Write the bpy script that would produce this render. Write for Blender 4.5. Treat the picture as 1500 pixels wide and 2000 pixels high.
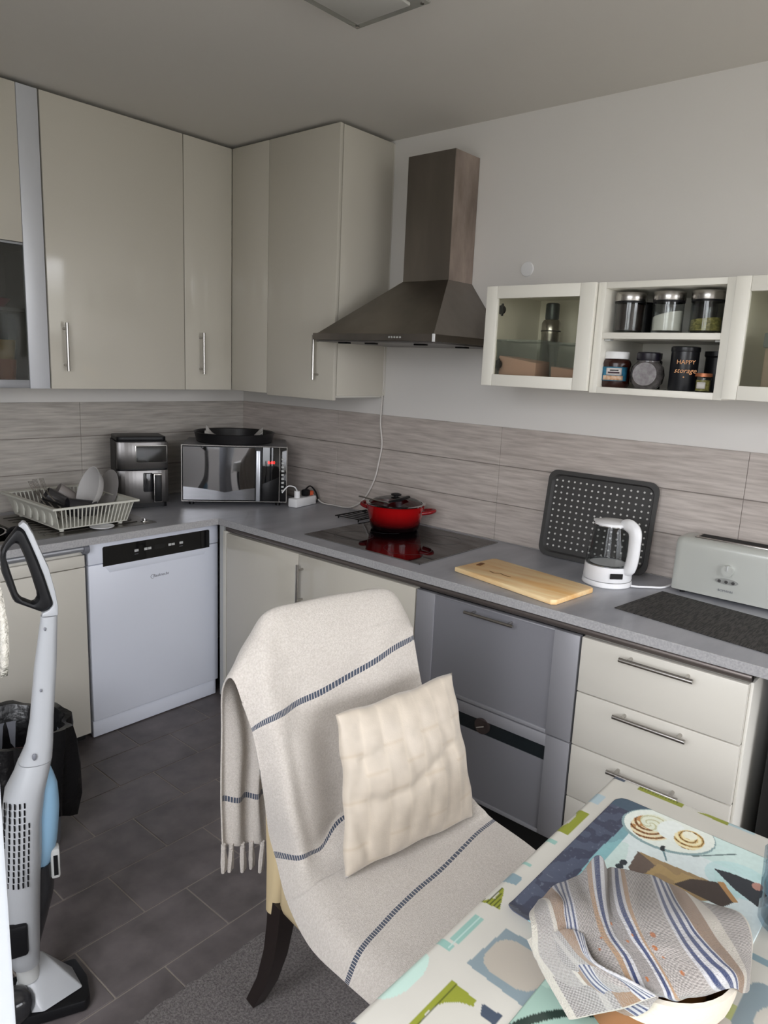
import bpy, bmesh, math, random
import numpy as np
from mathutils import Vector, Matrix
random.seed(7); np.random.seed(7)
for o in list(bpy.data.objects): bpy.data.objects.remove(o)
sc = bpy.context.scene
COL = sc.collection
R = math.radians
# ------------------------------------------------------------------ camera
cam = bpy.data.objects.new('camera', bpy.data.cameras.new('camera')); COL.objects.link(cam)
_f = Vector((0.74556669, 0.63687522, -0.19626579)); _r = Vector((0.65549646, -0.75394067, 0.0435644)); _u = Vector((0.12022767, 0.16113169, 0.9795825))
cam.matrix_world = Matrix(((_r.x, _u.x, -_f.x, -2.4883), (_r.y, _u.y, -_f.y, -3.1501), (_r.z, _u.z, -_f.z, 1.5129), (0, 0, 0, 1)))
cam.data.sensor_fit = 'VERTICAL'; cam.data.sensor_height = 24.0; cam.data.lens = 24.0 * 1423.04 / 2000.0
cam.data.clip_start = 0.05
sc.camera = cam
# ------------------------------------------------------------------ world, daylight, exposure
w = bpy.data.worlds.new('world'); sc.world = w; w.use_nodes = True
nt = w.node_tree; bg = nt.nodes['Background']
tc = nt.nodes.new('ShaderNodeTexCoord'); sx = nt.nodes.new('ShaderNodeSeparateXYZ'); sky = nt.nodes.new('ShaderNodeValToRGB')
nt.links.new(tc.outputs['Generated'], sx.inputs[0]); mr = nt.nodes.new('ShaderNodeMapRange'); mr.inputs[1].default_value = -1; mr.inputs[2].default_value = 1
nt.links.new(sx.outputs['Z'], mr.inputs[0]); nt.links.new(mr.outputs[0], sky.inputs[0]); nt.links.new(sky.outputs[0], bg.inputs[0])
# overcast sky: bright overhead, dimmer at the horizon, dull ground below
e_ = sky.color_ramp.elements; e_[0].position = .47; e_[0].color = (.16, .155, .15, 1); e_[1].position = 1.0; e_[1].color = (1.0, .985, 1.06, 1)
k_ = e_.new(.53); k_.color = (.42, .413, .445, 1)
bg.inputs[1].default_value = 18.5
def portal(name, loc, rot, sx_, sy_):
    l = bpy.data.lights.new(name, 'AREA'); l.shape = 'RECTANGLE'; l.size = sx_; l.size_y = sy_; l.cycles.is_portal = True
    o = bpy.data.objects.new(name, l); COL.objects.link(o); o.location = loc; o.rotation_euler = rot; return o
portal('window_portal', (-1.5, -6.10, 1.4), (R(90), 0, 0), 2.7, 1.9)
portal('added_window_portal', (-3.10, -2.85, 1.58), (0, R(-90), 0), 1.5, 1.9)  # portal of the added side window, out of view
sc.view_settings.view_transform = 'Standard'; sc.view_settings.look = 'None'; sc.view_settings.gamma = 1.0
sc.view_settings.use_curve_mapping = False
sc.view_settings.exposure = 0.0

# ------------------------------------------------------------------ helpers: materials
def lin(h):
    h = h.lstrip('#'); v = [int(h[i:i+2], 16) / 255 for i in (0, 2, 4)]
    return [(c / 12.92 if c <= .04045 else ((c + .055) / 1.055) ** 2.4) for c in v]
def L4(h): return (*lin(h), 1)
def mat(name, color, rough=.5, metal=0, spec=.5, noise=None, bump=None, coat=0, color2=None, emit=None, detail=4, contrast=(.35, .65), attr=None, sheen=0):
    m = bpy.data.materials.new(name); m.use_nodes = True; nt = m.node_tree; b = nt.nodes['Principled BSDF']
    b.inputs['Base Color'].default_value = L4(color); b.inputs['Roughness'].default_value = rough; b.inputs['Metallic'].default_value = metal
    b.inputs['Specular IOR Level'].default_value = spec
    if coat: b.inputs['Coat Weight'].default_value = coat; b.inputs['Coat Roughness'].default_value = .04
    if sheen: b.inputs['Sheen Weight'].default_value = sheen
    if emit: b.inputs['Emission Color'].default_value = L4(color); b.inputs['Emission Strength'].default_value = emit
    geo = None
    def nz(scale, det=4, rg=.55):
        nonlocal geo
        if geo is None: geo = nt.nodes.new('ShaderNodeNewGeometry')
        mp = nt.nodes.new('ShaderNodeMapping'); mp.inputs['Scale'].default_value = scale
        nt.links.new(geo.outputs['Position'], mp.inputs[0])
        n = nt.nodes.new('ShaderNodeTexNoise'); n.inputs['Scale'].default_value = 1; n.inputs['Detail'].default_value = det; n.inputs['Roughness'].default_value = rg
        nt.links.new(mp.outputs[0], n.inputs['Vector']); return n
    if noise is not None:
        n = nz(noise, detail); rp = nt.nodes.new('ShaderNodeValToRGB')
        rp.color_ramp.elements[0].position, rp.color_ramp.elements[1].position = contrast
        rp.color_ramp.elements[0].color = L4(color); rp.color_ramp.elements[1].color = L4(color2 or color)
        nt.links.new(n.outputs[0], rp.inputs[0]); nt.links.new(rp.outputs[0], b.inputs['Base Color'])
    if attr:
        a = nt.nodes.new('ShaderNodeAttribute'); a.attribute_name = attr; nt.links.new(a.outputs['Color'], b.inputs['Base Color'])
    if bump:
        n2 = nz(bump[0], 3); bp = nt.nodes.new('ShaderNodeBump'); bp.inputs['Strength'].default_value = bump[1]; bp.inputs['Distance'].default_value = bump[2] if len(bump) > 2 else .002
        nt.links.new(n2.outputs[0], bp.inputs['Height']); nt.links.new(bp.outputs[0], b.inputs['Normal'])
    return m
def glassmat(name, tint='#ffffff', refl=.08, rough=.02, haze=0, hazecol='#cccccc'):
    m = bpy.data.materials.new(name); m.use_nodes = True; nt = m.node_tree; nt.nodes.clear()
    out = nt.nodes.new('ShaderNodeOutputMaterial'); t = nt.nodes.new('ShaderNodeBsdfTransparent'); t.inputs[0].default_value = L4(tint)
    g = nt.nodes.new('ShaderNodeBsdfGlossy'); g.inputs['Roughness'].default_value = rough
    fr = nt.nodes.new('ShaderNodeLayerWeight'); fr.inputs[0].default_value = .5
    pw_ = nt.nodes.new('ShaderNodeMath'); pw_.operation = 'POWER'; pw_.inputs[1].default_value = 4.0; nt.links.new(fr.outputs['Facing'], pw_.inputs[0])
    ad = nt.nodes.new('ShaderNodeMath'); ad.operation = 'MULTIPLY_ADD'; ad.inputs[1].default_value = .6; ad.inputs[2].default_value = refl*.5; ad.use_clamp = True
    mx = nt.nodes.new('ShaderNodeMixShader'); nt.links.new(pw_.outputs[0], ad.inputs[0]); nt.links.new(ad.outputs[0], mx.inputs[0])
    nt.links.new(g.outputs[0], mx.inputs[2])
    if haze:
        d = nt.nodes.new('ShaderNodeBsdfDiffuse'); d.inputs[0].default_value = L4(hazecol); m2 = nt.nodes.new('ShaderNodeMixShader'); m2.inputs[0].default_value = haze
        nt.links.new(t.outputs[0], m2.inputs[1]); nt.links.new(d.outputs[0], m2.inputs[2]); nt.links.new(m2.outputs[0], mx.inputs[1])
    else: nt.links.new(t.outputs[0], mx.inputs[1])
    nt.links.new(mx.outputs[0], out.inputs[0]); return m

M = {}
M['wall'] = mat('wall_paint', '#dddad6', .85, bump=((60, 60, 60), .15))
M['ceil'] = mat('ceiling_paint', '#d6d2cb', .9)
M['grout'] = mat('floor_grout', '#8d857d', .8)
M['tile'] = mat('anthracite_tile', '#4f4a4a', .45, color2='#6f6868', noise=(9, 9, 9), bump=((45, 45, 45), .12), detail=9, contrast=(.3, .72))
M['panel_y'] = mat('oak_laminate_along_y', '#a69c95', .5, color2='#c8bfb8', noise=(34, 7, 95), bump=((14, 4, 90), .1), detail=9, contrast=(.33, .7))
M['panel_x'] = mat('oak_laminate_along_x', '#9c968f', .5, color2='#bcb6ae', noise=(7, 34, 95), bump=((4, 14, 90), .1), detail=9, contrast=(.33, .7))
M['top'] = mat('grey_concrete_laminate', '#8e8f96', .36, color2='#abacb2', noise=(3, 9, 3), detail=8, contrast=(.3, .7))
M['edge'] = mat('worktop_edge', '#9b9a9c', .5, color2='#b0afaf', noise=(160, 160, 160), detail=3)
M['cream'] = mat('cream_gloss_front', '#c9c4b8', .10, spec=.5)
M['creamm'] = mat('cream_satin_front', '#d2cec4', .32)
M['carc'] = mat('cream_carcass', '#d8d5cc', .55)
M['steelf'] = mat('silver_front', '#9a9a9f', .45, metal=.3)
M['alu'] = mat('brushed_aluminium', '#b9bcc2', .33, metal=.7)
M['chrome'] = mat('brushed_steel', '#b5b2ae', .25, metal=1)
M['mirror'] = mat('polished_steel', '#c8c8c8', .08, metal=1)
M['dksteel'] = mat('dark_brushed_steel', '#77716c', .30, metal=1, noise=(5, 5, 1), color2='#8b847d')
M['dksteel_lit'] = mat('stained_lit_steel', '#857870', .42, metal=.7, noise=(9, 9, 3), color2='#b9aaa0', detail=6)  # stained steel, also made paler to hold the light on the chimney side
M['white'] = mat('white_plastic', '#e9e9ea', .35)
M['appl'] = mat('white_enamel', '#dde1ec', .30)
M['black'] = mat('black_plastic', '#121214', .4, spec=.25)
M['blackg'] = mat('black_gloss', '#08080a', .05)
M['hob'] = mat('black_ceramic_glass', '#09080a', .03, spec=.35)
M['dark'] = mat('dark_recess', '#0c0b0b', .8)
M['red'] = mat('red_enamel', '#b80f12', .12, coat=.5)
M['wood'] = mat('maple_board', '#eebb78', .5, color2='#fce0ae', noise=(22, 3, 22), detail=5)
M['board_edge'] = M['wood']
M['leather'] = mat('cream_leather', '#c9b690', .45)
M['legwood'] = mat('dark_stained_wood', '#1d1412', .4)
M['throw'] = None
M['rug'] = mat('grey_carpet', '#5a5554', .95, color2='#7a7573', noise=(170, 170, 170), bump=((260, 260, 260), .8, .004), detail=2)
M['bag'] = mat('black_bin_liner', '#0d0d0f', .32, bump=((22, 22, 22), .5, .01))
M['blue'] = mat('pale_blue_plastic', '#8db3cf', .3)
M['smoke'] = mat('smoked_plastic', '#2b2b2d', .1)
M['vwhite'] = mat('vacuum_white', '#a4a6a9', .3)
M['shelfc'] = mat('shelf_cream', '#ece9df', .4)
M['jamb'] = mat('jamb_paint', '#c3c7ce', .5)
M['glass'] = glassmat('clear_glass', '#fafcfb', .07)
M['cabglass'] = glassmat('cabinet_glass', '#fbfbf5', .07)
M['kglass'] = glassmat('kettle_glass', '#e2e4e4', .05)
M['cont'] = glassmat('frosted_tub', '#f0f4f3', .08, .2, haze=.16, hazecol='#c9d0d0')
M['jarglass'] = glassmat('jar_glass', '#f4f6f5', .08)
M['dkglass'] = glassmat('dark_glass', '#d8dbd6', .10, .05, haze=.14, hazecol='#202220')
M['paper'] = mat('baking_paper', '#cfccc8', .7)
M['pinky'] = mat('pink_sugar', '#e2a996', .8)
M['sugar'] = mat('sugar', '#e6e3da', .9)
M['coffee'] = mat('dark_coffee', '#241a18', .5, color2='#3a2b27', noise=(120, 120, 120))
M['pasta'] = mat('green_pasta', '#5d5a22', .7, color2='#a9a05a', noise=(90, 90, 160))
M['choc'] = mat('chocolate_spread', '#2e120c', .25)
M['copper'] = mat('copper', '#b5714d', .4, metal=.5)
M['navy'] = mat('navy_tin', '#0f1118', .3)
M['woven'] = mat('woven_mat', '#1d1b1b', .7, color2='#45423f', noise=(30, 260, 30), bump=((160, 160, 160), .9, .003), contrast=(.42, .58))
M['traym'] = mat('grey_baking_tray', '#3c3b3a', .45)
M['felt'] = mat('white_felt', '#cdc4b5', .95, bump=((150, 150, 150), .6))
M['tan'] = mat('tan_leather', '#8a5b36', .5)
M['redled'] = mat('red_led', '#ff2018', .4, emit=3)
M['grey'] = mat('grey_print', '#6f7178', .5)
M['lgrey'] = mat('light_grey_plastic', '#b9bab8', .4)
M['orange'] = mat('orange_plug', '#d9603a', .4)
M['cord'] = mat('white_cable', '#cfcac4', .5)
M['tray_dot'] = mat('silver_dot', '#c9c8c4', .4)
for i, (n, c) in enumerate(dict(pink='#a32c4a', yellow='#b98a1a', teal='#1e8a84', blue2='#2a6f92', red2='#8f2f2b', green='#3b8a35', orange2='#b8601c').items()): M[n] = mat('coloured_plastic_' + n, c, .4)

# ------------------------------------------------------------------ helpers: meshes
class MB:
    def __init__(s): s.bm = bmesh.new()
    def _merge(s, t, mtx=None):
        if mtx is not None: bmesh.ops.transform(t, matrix=mtx, verts=t.verts)
        me = bpy.data.meshes.new('tmp'); t.to_mesh(me); t.free(); s.bm.from_mesh(me); bpy.data.meshes.remove(me); return s
    def box(s, x0, x1, y0, y1, z0, z1, bev=0, seg=2, mtx=None):
        t = bmesh.new(); bmesh.ops.create_cube(t, size=1)
        bmesh.ops.scale(t, vec=(abs(x1-x0), abs(y1-y0), abs(z1-z0)), verts=t.verts)
        bmesh.ops.translate(t, vec=((x0+x1)/2, (y0+y1)/2, (z0+z1)/2), verts=t.verts)
        if bev: bmesh.ops.bevel(t, geom=t.edges[:], offset=bev, segments=seg, affect='EDGES', profile=.5)
        return s._merge(t, mtx)
    def cyl(s, p0, p1, r, seg=16, r2=None, caps=True):
        p0 = Vector(p0); p1 = Vector(p1); d = p1 - p0; t = bmesh.new()
        bmesh.ops.create_cone(t, cap_ends=caps, segments=seg, radius1=r, radius2=r if r2 is None else r2, depth=d.length)
        q = d.to_track_quat('Z', 'Y').to_matrix().to_4x4(); return s._merge(t, Matrix.Translation((p0+p1)/2) @ q)
    def lathe(s, prof, c=(0, 0, 0), seg=28, mtx=None, sx=1, sy=1):
        t = bmesh.new(); rings = []
        for r, z in prof:
            if r < 1e-6: rings.append([t.verts.new((c[0], c[1], c[2]+z))])
            else: rings.append([t.verts.new((c[0]+sx*r*math.cos(2*math.pi*i/seg), c[1]+sy*r*math.sin(2*math.pi*i/seg), c[2]+z)) for i in range(seg)])
        for a, b in zip(rings, rings[1:]):
            for i in range(seg):
                j = (i+1) % seg
                if len(a) == 1 and len(b) == 1: continue
                if len(a) == 1: t.faces.new((a[0], b[j], b[i]))
                elif len(b) == 1: t.faces.new((a[i], a[j], b[0]))
                else: t.faces.new((a[i], a[j], b[j], b[i]))
        bmesh.ops.recalc_face_normals(t, faces=t.faces)
        return s._merge(t, mtx)
    def tube(s, pts, r, seg=8, smooth=0, rs=None, flat=1.0):
        P = [Vector(p) for p in pts]
        if smooth:
            Q = []; RS = []
            for i in range(len(P)-1):
                a, b, c, d = P[max(i-1, 0)], P[i], P[i+1], P[min(i+2, len(P)-1)]
                for k in range(smooth):
                    u = k/smooth; Q.append(.5*((2*b)+(c-a)*u+(2*a-5*b+4*c-d)*u*u+(3*b-a-3*c+d)*u**3))
                    if rs: RS.append(rs[i]*(1-u)+rs[i+1]*u)
            Q.append(P[-1]); P = Q
            if rs: rs = RS+[rs[-1]]
        t = bmesh.new(); rings = []; up = Vector((0, 0, 1)); prev = None
        for i, p in enumerate(P):
            d = (P[min(i+1, len(P)-1)]-P[max(i-1, 0)]).normalized()
            if prev is None: n = d.cross(up if abs(d.z) < .9 else Vector((1, 0, 0))).normalized()
            else: n = (prev-d*prev.dot(d)).normalized()
            prev = n; b = d.cross(n); rr = rs[i] if rs else r
            rings.append([t.verts.new(p+n*rr*math.cos(2*math.pi*k/seg)+b*rr*flat*math.sin(2*math.pi*k/seg)) for k in range(seg)])
        for a, b in zip(rings, rings[1:]):
            for k in range(seg): t.faces.new((a[k], a[(k+1) % seg], b[(k+1) % seg], b[k]))
        t.faces.new(rings[0][::-1]); t.faces.new(rings[-1]); bmesh.ops.recalc_face_normals(t, faces=t.faces)
        return s._merge(t)
    def prism(s, pts, a, b, axis='z', bev=0, mtx=None, holes=None):
        """pts 2-D outline in the two other axes, extruded from a to b"""
        t = bmesh.new()
        def v(p, h): return {'z': (p[0], p[1], h), 'y': (p[0], h, p[1]), 'x': (h, p[0], p[1])}[axis]
        A = [t.verts.new(v(p, a)) for p in pts]; B = [t.verts.new(v(p, b)) for p in pts]; n = len(pts)
        fa = t.faces.new(A); fb = t.faces.new(B[::-1])
        for i in range(n): t.faces.new((A[i], B[i], B[(i+1) % n], A[(i+1) % n]))
        bmesh.ops.recalc_face_normals(t, faces=t.faces)
        if bev: bmesh.ops.bevel(t, geom=t.edges[:], offset=bev, segments=2, affect='EDGES', profile=.5)
        return s._merge(t, mtx)
    def hull(s, pts, bev=0, mtx=None):
        t = bmesh.new(); [t.verts.new(p) for p in pts]; bmesh.ops.convex_hull(t, input=t.verts)
        bmesh.ops.dissolve_limit(t, angle_limit=.02, verts=t.verts, edges=t.edges)
        if bev: bmesh.ops.bevel(t, geom=t.edges[:], offset=bev, segments=2, affect='EDGES', profile=.5)
        return s._merge(t, mtx)
    def sphere(s, c, r, sx=1, sy=1, sz=1, seg=16):
        t = bmesh.new(); bmesh.ops.create_uvsphere(t, u_segments=seg, v_segments=seg//2, radius=r)
        return s._merge(t, Matrix.Translation(c) @ Matrix.Diagonal((sx, sy, sz, 1)))
ORG = {}
def obj(name, mb, m, parent=None, smooth=True, label=None, world=True):
    me = bpy.data.meshes.new(name)
    bm = mb.bm if isinstance(mb, MB) else mb
    bm.to_mesh(me); bm.free()
    o = bpy.data.objects.new(name, me); COL.objects.link(o)
    o.data.materials.append(m)
    if smooth:
        me.polygons.foreach_set('use_smooth', [True]*len(me.polygons))
        try: me.set_sharp_from_angle(angle=R(38))
        except Exception: pass
    if parent is not None:
        o.parent = parent; root = parent
        while root.parent: root = root.parent
        og = ORG.get(root.name)
        if og is not None and world: me.transform(Matrix.Translation(-Vector(og)))
        ORG[o.name] = None
    if label: o['label'] = label
    return o
def thing(name, label, cat, loc=(0, 0, 0), rotz=0, group=None, world=True):
    o = bpy.data.objects.new(name, None); COL.objects.link(o); o.location = loc; o.rotation_euler = (0, 0, rotz); o.empty_display_size = .05
    o['label'] = label; o['category'] = cat
    if group: o['group'] = group
    if world and not rotz: ORG[o.name] = loc
    return o
def tag(o, label, cat, group=None):
    o['label'] = label; o['category'] = cat
    if group: o['group'] = group
    # origin to the thing's base
    me = o.data; co = np.empty(len(me.vertices)*3); me.vertices.foreach_get('co', co); co = co.reshape(-1, 3)
    b = Vector(((co[:, 0].min()+co[:, 0].max())/2, (co[:, 1].min()+co[:, 1].max())/2, co[:, 2].min()))
    me.transform(Matrix.Translation(-b)); o.location = b; return o
def struct(name, mb, m, smooth=False):
    o = obj(name, mb, m, None, smooth); o['kind'] = 'structure'; return o
def textobj(name, txt, size, m, parent, loc, rot, depth=.0004, shear=0):
    cu = bpy.data.curves.new(name, 'FONT'); cu.body = txt; cu.size = size; cu.extrude = depth; cu.align_x = 'CENTER'; cu.align_y = 'CENTER'; cu.shear = shear; cu.resolution_u = 2
    t = bpy.data.objects.new('tmp_text', cu); COL.objects.link(t)
    me = bpy.data.meshes.new_from_object(t.evaluated_get(bpy.context.evaluated_depsgraph_get()))
    bpy.data.objects.remove(t); me.name = name
    root = parent
    while root.parent: root = root.parent
    og = ORG.get(root.name) or (0, 0, 0)
    me.transform(Matrix.Translation(Vector(loc)-Vector(og)) @ rot.to_4x4())
    me.materials.clear(); me.materials.append(m)
    o = bpy.data.objects.new(name, me); COL.objects.link(o); o.parent = parent; return o
# orientation of lettering: reading direction and up
def face_rot(right, up):
    r = Vector(right).normalized(); u = Vector(up).normalized(); n = r.cross(u)
    return Matrix(((r.x, u.x, n.x), (r.y, u.y, n.y), (r.z, u.z, n.z)))
FACE_MX = face_rot((0, -1, 0), (0, 0, 1))     # on a front that looks to -x
FACE_MY = face_rot((1, 0, 0), (0, 0, 1))      # on a front that looks to -y
def handle(parent, a, b, off, r=.006, name='handle', inset=.022):
    """bar handle from a to b, standing off by vector off (towards the room) from the front; a, b lie on the front plane"""
    a, b, off = Vector(a), Vector(b), Vector(off); d = (b-a).normalized(); mb = MB()
    mb.cyl(a+off, b+off, r, 14)
    for p in (a+d*inset, b-d*inset): mb.cyl(p, p+off, r*.8, 10)
    return obj(name, mb, M['chrome'], parent)

# ------------------------------------------------------------------ constants
H = .8415; D = .6247; XB = -.616; C = 2.438; SP = 1.298
XL, YF = -3.0, -6.0
# ================================================================== SETTING
fl = struct('floor', MB().box(XL-.1, .1, YF-.1, .1, -.12, -.0025), M['grout'])
tw, tl = .2012, .3325
gap = .0022
tile_me = None
def make_piece(name, me, parent, loc, mtl=None):
    o = bpy.data.objects.new(name, me); COL.objects.link(o); o.parent = parent; o.location = loc; return o
rows = list(range(-3, 8))
for k in rows:
    ytop = -.7347 - (k-1)*tw; ybot = ytop - tw
    j = -.750 - .1995*k; j += math.ceil((-.02-j)/tl)*tl
    x = j
    while x > -2.75:
        x0, x1 = x-tl, min(x, -.002)
        if x1 - x0 > .02 and ytop < .01 and ybot > -2.5:
            if x == x1 or True:
                if tile_me is None or abs((x1-x0)-tl) > 1e-4:
                    mb = MB().box(-(x1-x0)/2+gap, (x1-x0)/2-gap, -tw/2+gap, tw/2-gap, -.0085, 0, .0012, 1)
                    me = bpy.data.meshes.new('tile'); mb.bm.to_mesh(me); mb.bm.free(); me.materials.append(M['tile'])
                    if abs((x1-x0)-tl) < 1e-4: tile_me = me
                else: me = tile_me
                make_piece('tile', me, fl, ((x0+x1)/2, (ytop+ybot)/2, 0))
        x -= tl
struct('ceiling', MB().box(XL-.1, .1, YF-.1, .1, C, C+.1), M['ceil'])
wr = struct('wall_right', MB().box(0, .12, YF-.1, .12, 0, C), M['wall'])
wb = struct('wall_back', MB().box(XL-.12, 0, 0, .12, 0, C), M['wall'])
SX0, SX1, SZ0, SZ1 = -3.70, -2.00, .90, 2.3      # unseen side window, added to light the worktop (y from, y to)
mb = MB(); mb.box(XL-.12, XL, YF-.1, SX0, 0, C); mb.box(XL-.12, XL, SX1, 0, 0, C); mb.box(XL-.12, XL, SX0, SX1, 0, SZ0); mb.box(XL-.12, XL, SX0, SX1, SZ1, C)
struct('wall_left', mb, M['wall'])
wx0, wx1, wz0, wz1 = -2.85, -.15, .45, 2.34
mb = MB(); mb.box(XL, wx0, YF-.12, YF, 0, C); mb.box(wx1, 0, YF-.12, YF, 0, C); mb.box(wx0, wx1, YF-.12, YF, 0, wz0); mb.box(wx0, wx1, YF-.12, YF, wz1, C)
struct('wall_front', mb, M['wall'])
mb = MB(); f = .06
for a, b in ((wx0, wx0+f), (wx1-f, wx1), ((wx0+wx1)/2-f/2, (wx0+wx1)/2+f/2)): mb.box(a, b, YF-.09, YF-.03, wz0, wz1, .004)
for a, b in ((wz0, wz0+f), (wz1-f, wz1)): mb.box(wx0+f, wx1-f, YF-.09, YF-.03, a, b, .004)
win = struct('window_1', mb, M['white'])
obj('pane', MB().box(wx0+f, wx1-f, YF-.063, YF-.057, wz0+f, wz1-f), M['glass'], win, False)
mb = MB()
for a, b in ((SX0, SX0+f), (SX1-f, SX1)): mb.box(XL-.09, XL-.03, a, b, SZ0, SZ1, .004)
for a, b in ((SZ0, SZ0+f), (SZ1-f, SZ1)): mb.box(XL-.09, XL-.03, SX0+f, SX1-f, a, b, .004)
win2 = struct('added_window', mb, M['white'])
obj('pane', MB().box(XL-.063, XL-.057, SX0+f, SX1-f, SZ0+f, SZ1-f), M['glass'], win2, False)
# jamb of the doorway on the left
struct('trim_1', MB().box(-2.42, -2.2815, -2.587, -2.46, 0, C, .004), M['jamb'], True)
# splashback boards: 3 rows of 15 x 90 cm boards
zr = (SP-H)/3; t = .009; sg = .0008
obj('joint_backing', MB().box(-.006, -.0002, -4.35, -.001, H+.001, SP-.001), mat('joint_tone', '#857d77', .7), wr, False)
obj('joint_backing', MB().box(-2.99, -.001, -.006, -.0002, H+.001, SP-.001), bpy.data.materials['joint_tone'], wb, False)
def board(par, x0, x1, y0, y1, z0, z1, m):
    return obj('panel', MB().box(x0, x1, y0, y1, z0, z1, .0008, 1), m, par, False)
for r in range(3):
    z0, z1 = H+.002+r*zr+sg, H+r*zr+zr-sg
    if r == 2: z1 = SP
    ys = [-.0095, -.721, -1.6227, -2.530, -3.44, -4.35]
    for a, b in zip(ys, ys[1:]): board(wr, -t, -.0003, b+sg, a-sg, z0, z1, M['panel_y'])
    xs = [-.0003, -.912, -1.81, -2.71, -2.99]
    for a, b in zip(xs, xs[1:]): board(wb, b+sg, a-sg, -t, -.0003, z0, z1, M['panel_x'])

# ================================================================== WORKTOP
wt = thing('worktop', 'grey concrete-look L-shaped kitchen worktop along both walls', 'worktop', (-.3, -.3, H-.028))
BX0, BX1, BY0, BY1 = -1.80, -1.36, -.50, -.12
mb = MB()
yb = -3.60
mb.box(-D+.002, -.010, yb, -.010, H-.028, H)
for x0, x1, y0, y1 in ((BX1, -D+.002, -D+.002, -.010), (-2.985, BX0, -D+.002, -.010), (BX0, BX1, -D+.002, BY0), (BX0, BX1, BY1, -.010)): mb.box(x0, x1, y0, y1, H-.028, H)
obj('surface', mb, M['top'], wt, False)
mb = MB(); mb.box(-D-.001, -D+.002, yb, -D-.001, H-.028, H+.0002, .0008, 1); mb.box(-2.985, -D+.001, -D-.001, -D+.002, H-.028, H+.0002, .0008, 1)
obj('edge_band', mb, M['edge'], wt, False, 'speckled grey front edge')
# aluminium rails below the worktop
def rail_profile(x): return
mb = MB(); mb.tube([(-.600, -.66, .799), (-.600, -2.757, .799)], .013, 12); mb.box(-.600, -.585, -2.757, -.66, .786, .8125)
obj('rail', mb, mat('shaded_rail', '#756d69', .35, metal=.7), wt, True, 'rounded metal rail under the front edge')  # brown darkening in this rail's colour stands for shade under the worktop
mb = MB(); mb.tube([(-2.98, -.590, .797), (-1.205, -.590, .797)], .014, 12); mb.box(-2.98, -1.205, -.590, -.575, .783, .8125)
obj('rail', mb, M['alu'], wt)

# ================================================================== BASE CABINETS
ZT = .783; ZB = .114
def shell(mb, x0, x1, y0, y1, z0, z1): mb.box(x0, x1, y0, y1, z0, z1)
# corner base cabinet on the right wall
c = thing('base_cabinet', 'cream gloss two-door base cabinet between dishwasher and silver drawers', 'cabinet', (-.3, -1.18, 0))
obj('body', MB().box(-.594, -.02, -1.705, -.668, .10, .785), M['carc'], c, False)
obj('plinth', MB().box(-.55, -.53, -1.705, -.64, 0, .099), M['dark'], c, False)
obj('side_panel', MB().box(-.616, -.02, -.666, -.646, .10, .79, .001), M['creamm'], c)
d1 = obj('door', MB().box(XB, -.596, -1.1235, -.672, ZB, ZT, .0015), M['cream'], c)
d2 = obj('door', MB().box(XB, -.596, -1.7055, -1.1265, ZB, ZT, .0015), M['cream'], c)
handle(d2, (XB, -1.150, .75), (XB, -1.150, .585), (-.03, 0, 0))
# filler strip
obj('filler', MB().box(-.608, -.30, -.644, -.612, .02, .812, .001), M['lgrey'], c)
# silver drawer unit
c = thing('silver_drawer_cabinet', 'silver-fronted cabinet with framed flap and dark glass strip behind the chair', 'cabinet', (-.3, -2.0, 0))
obj('body', MB().box(-.594, -.02, -2.306, -1.709, .10, .785), M['dark'], c, False)
obj('plinth', MB().box(-.55, -.53, -2.306, -1.709, 0, .099), M['dark'], c, False)
y1, y0 = -1.712, -2.306
def framed(par, name, y0, y1, z0, z1, gz0, gz1, gy0, gy1, st, m):
    """front with raised frame round a recessed panel"""
    mb = MB(); mb.box(XB, -.596, y0, gy0, z0, z1, .001); mb.box(XB, -.596, gy1, y1, z0, z1, .001)
    mb.box(XB, -.596, gy0, gy1, gz1, z1, .001); mb.box(XB, -.596, gy0, gy1, z0, gz0, .001)
    return obj(name, mb, m, par)
up = framed(c, 'flap_frame', y0, y1, .452, .782, .464, .778, -2.226, -1.787, 0, M['steelf'])
obj('flap_panel', MB().box(-.612, -.598, -2.2255, -1.7875, .4645, .7775), mat('silver_panel', '#85858b', .5, metal=.2), up, False, 'darker recessed panel')
handle(up, (XB+.004, -1.925, .762), (XB+.004, -2.103, .762), (-.032, 0, 0), .005)
lo = framed(c, 'drawer_frame', y0, y1, .118, .448, .13, .410, -2.229, -1.787, 0, M['steelf'])
obj('drawer_panel', MB().box(-.612, -.598, -2.2285, -1.7875, .1305, .362), bpy.data.materials['silver_panel'], lo, False)
obj('glass_strip', MB().box(-.610, -.600, -2.2285, -1.7875, .3625, .4095), mat('dark_window', '#1a2124', .06), lo, False, 'dark glass strip')
kb = obj('round_knob', MB().cyl((-.610, -2.005, .392), (-.619, -2.005, .392), .027, 28), glassmat('clear_disc', '#b8b0ac', .12, .1, haze=.3, hazecol='#6b5c58'), lo)
obj('knob_bar', MB().cyl((-.626, -1.992, .385), (-.626, -2.020, .398), .0035, 8).cyl((-.618, -2.005, .392), (-.626, -2.005, .392), .003, 8), M['chrome'], kb)
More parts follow.
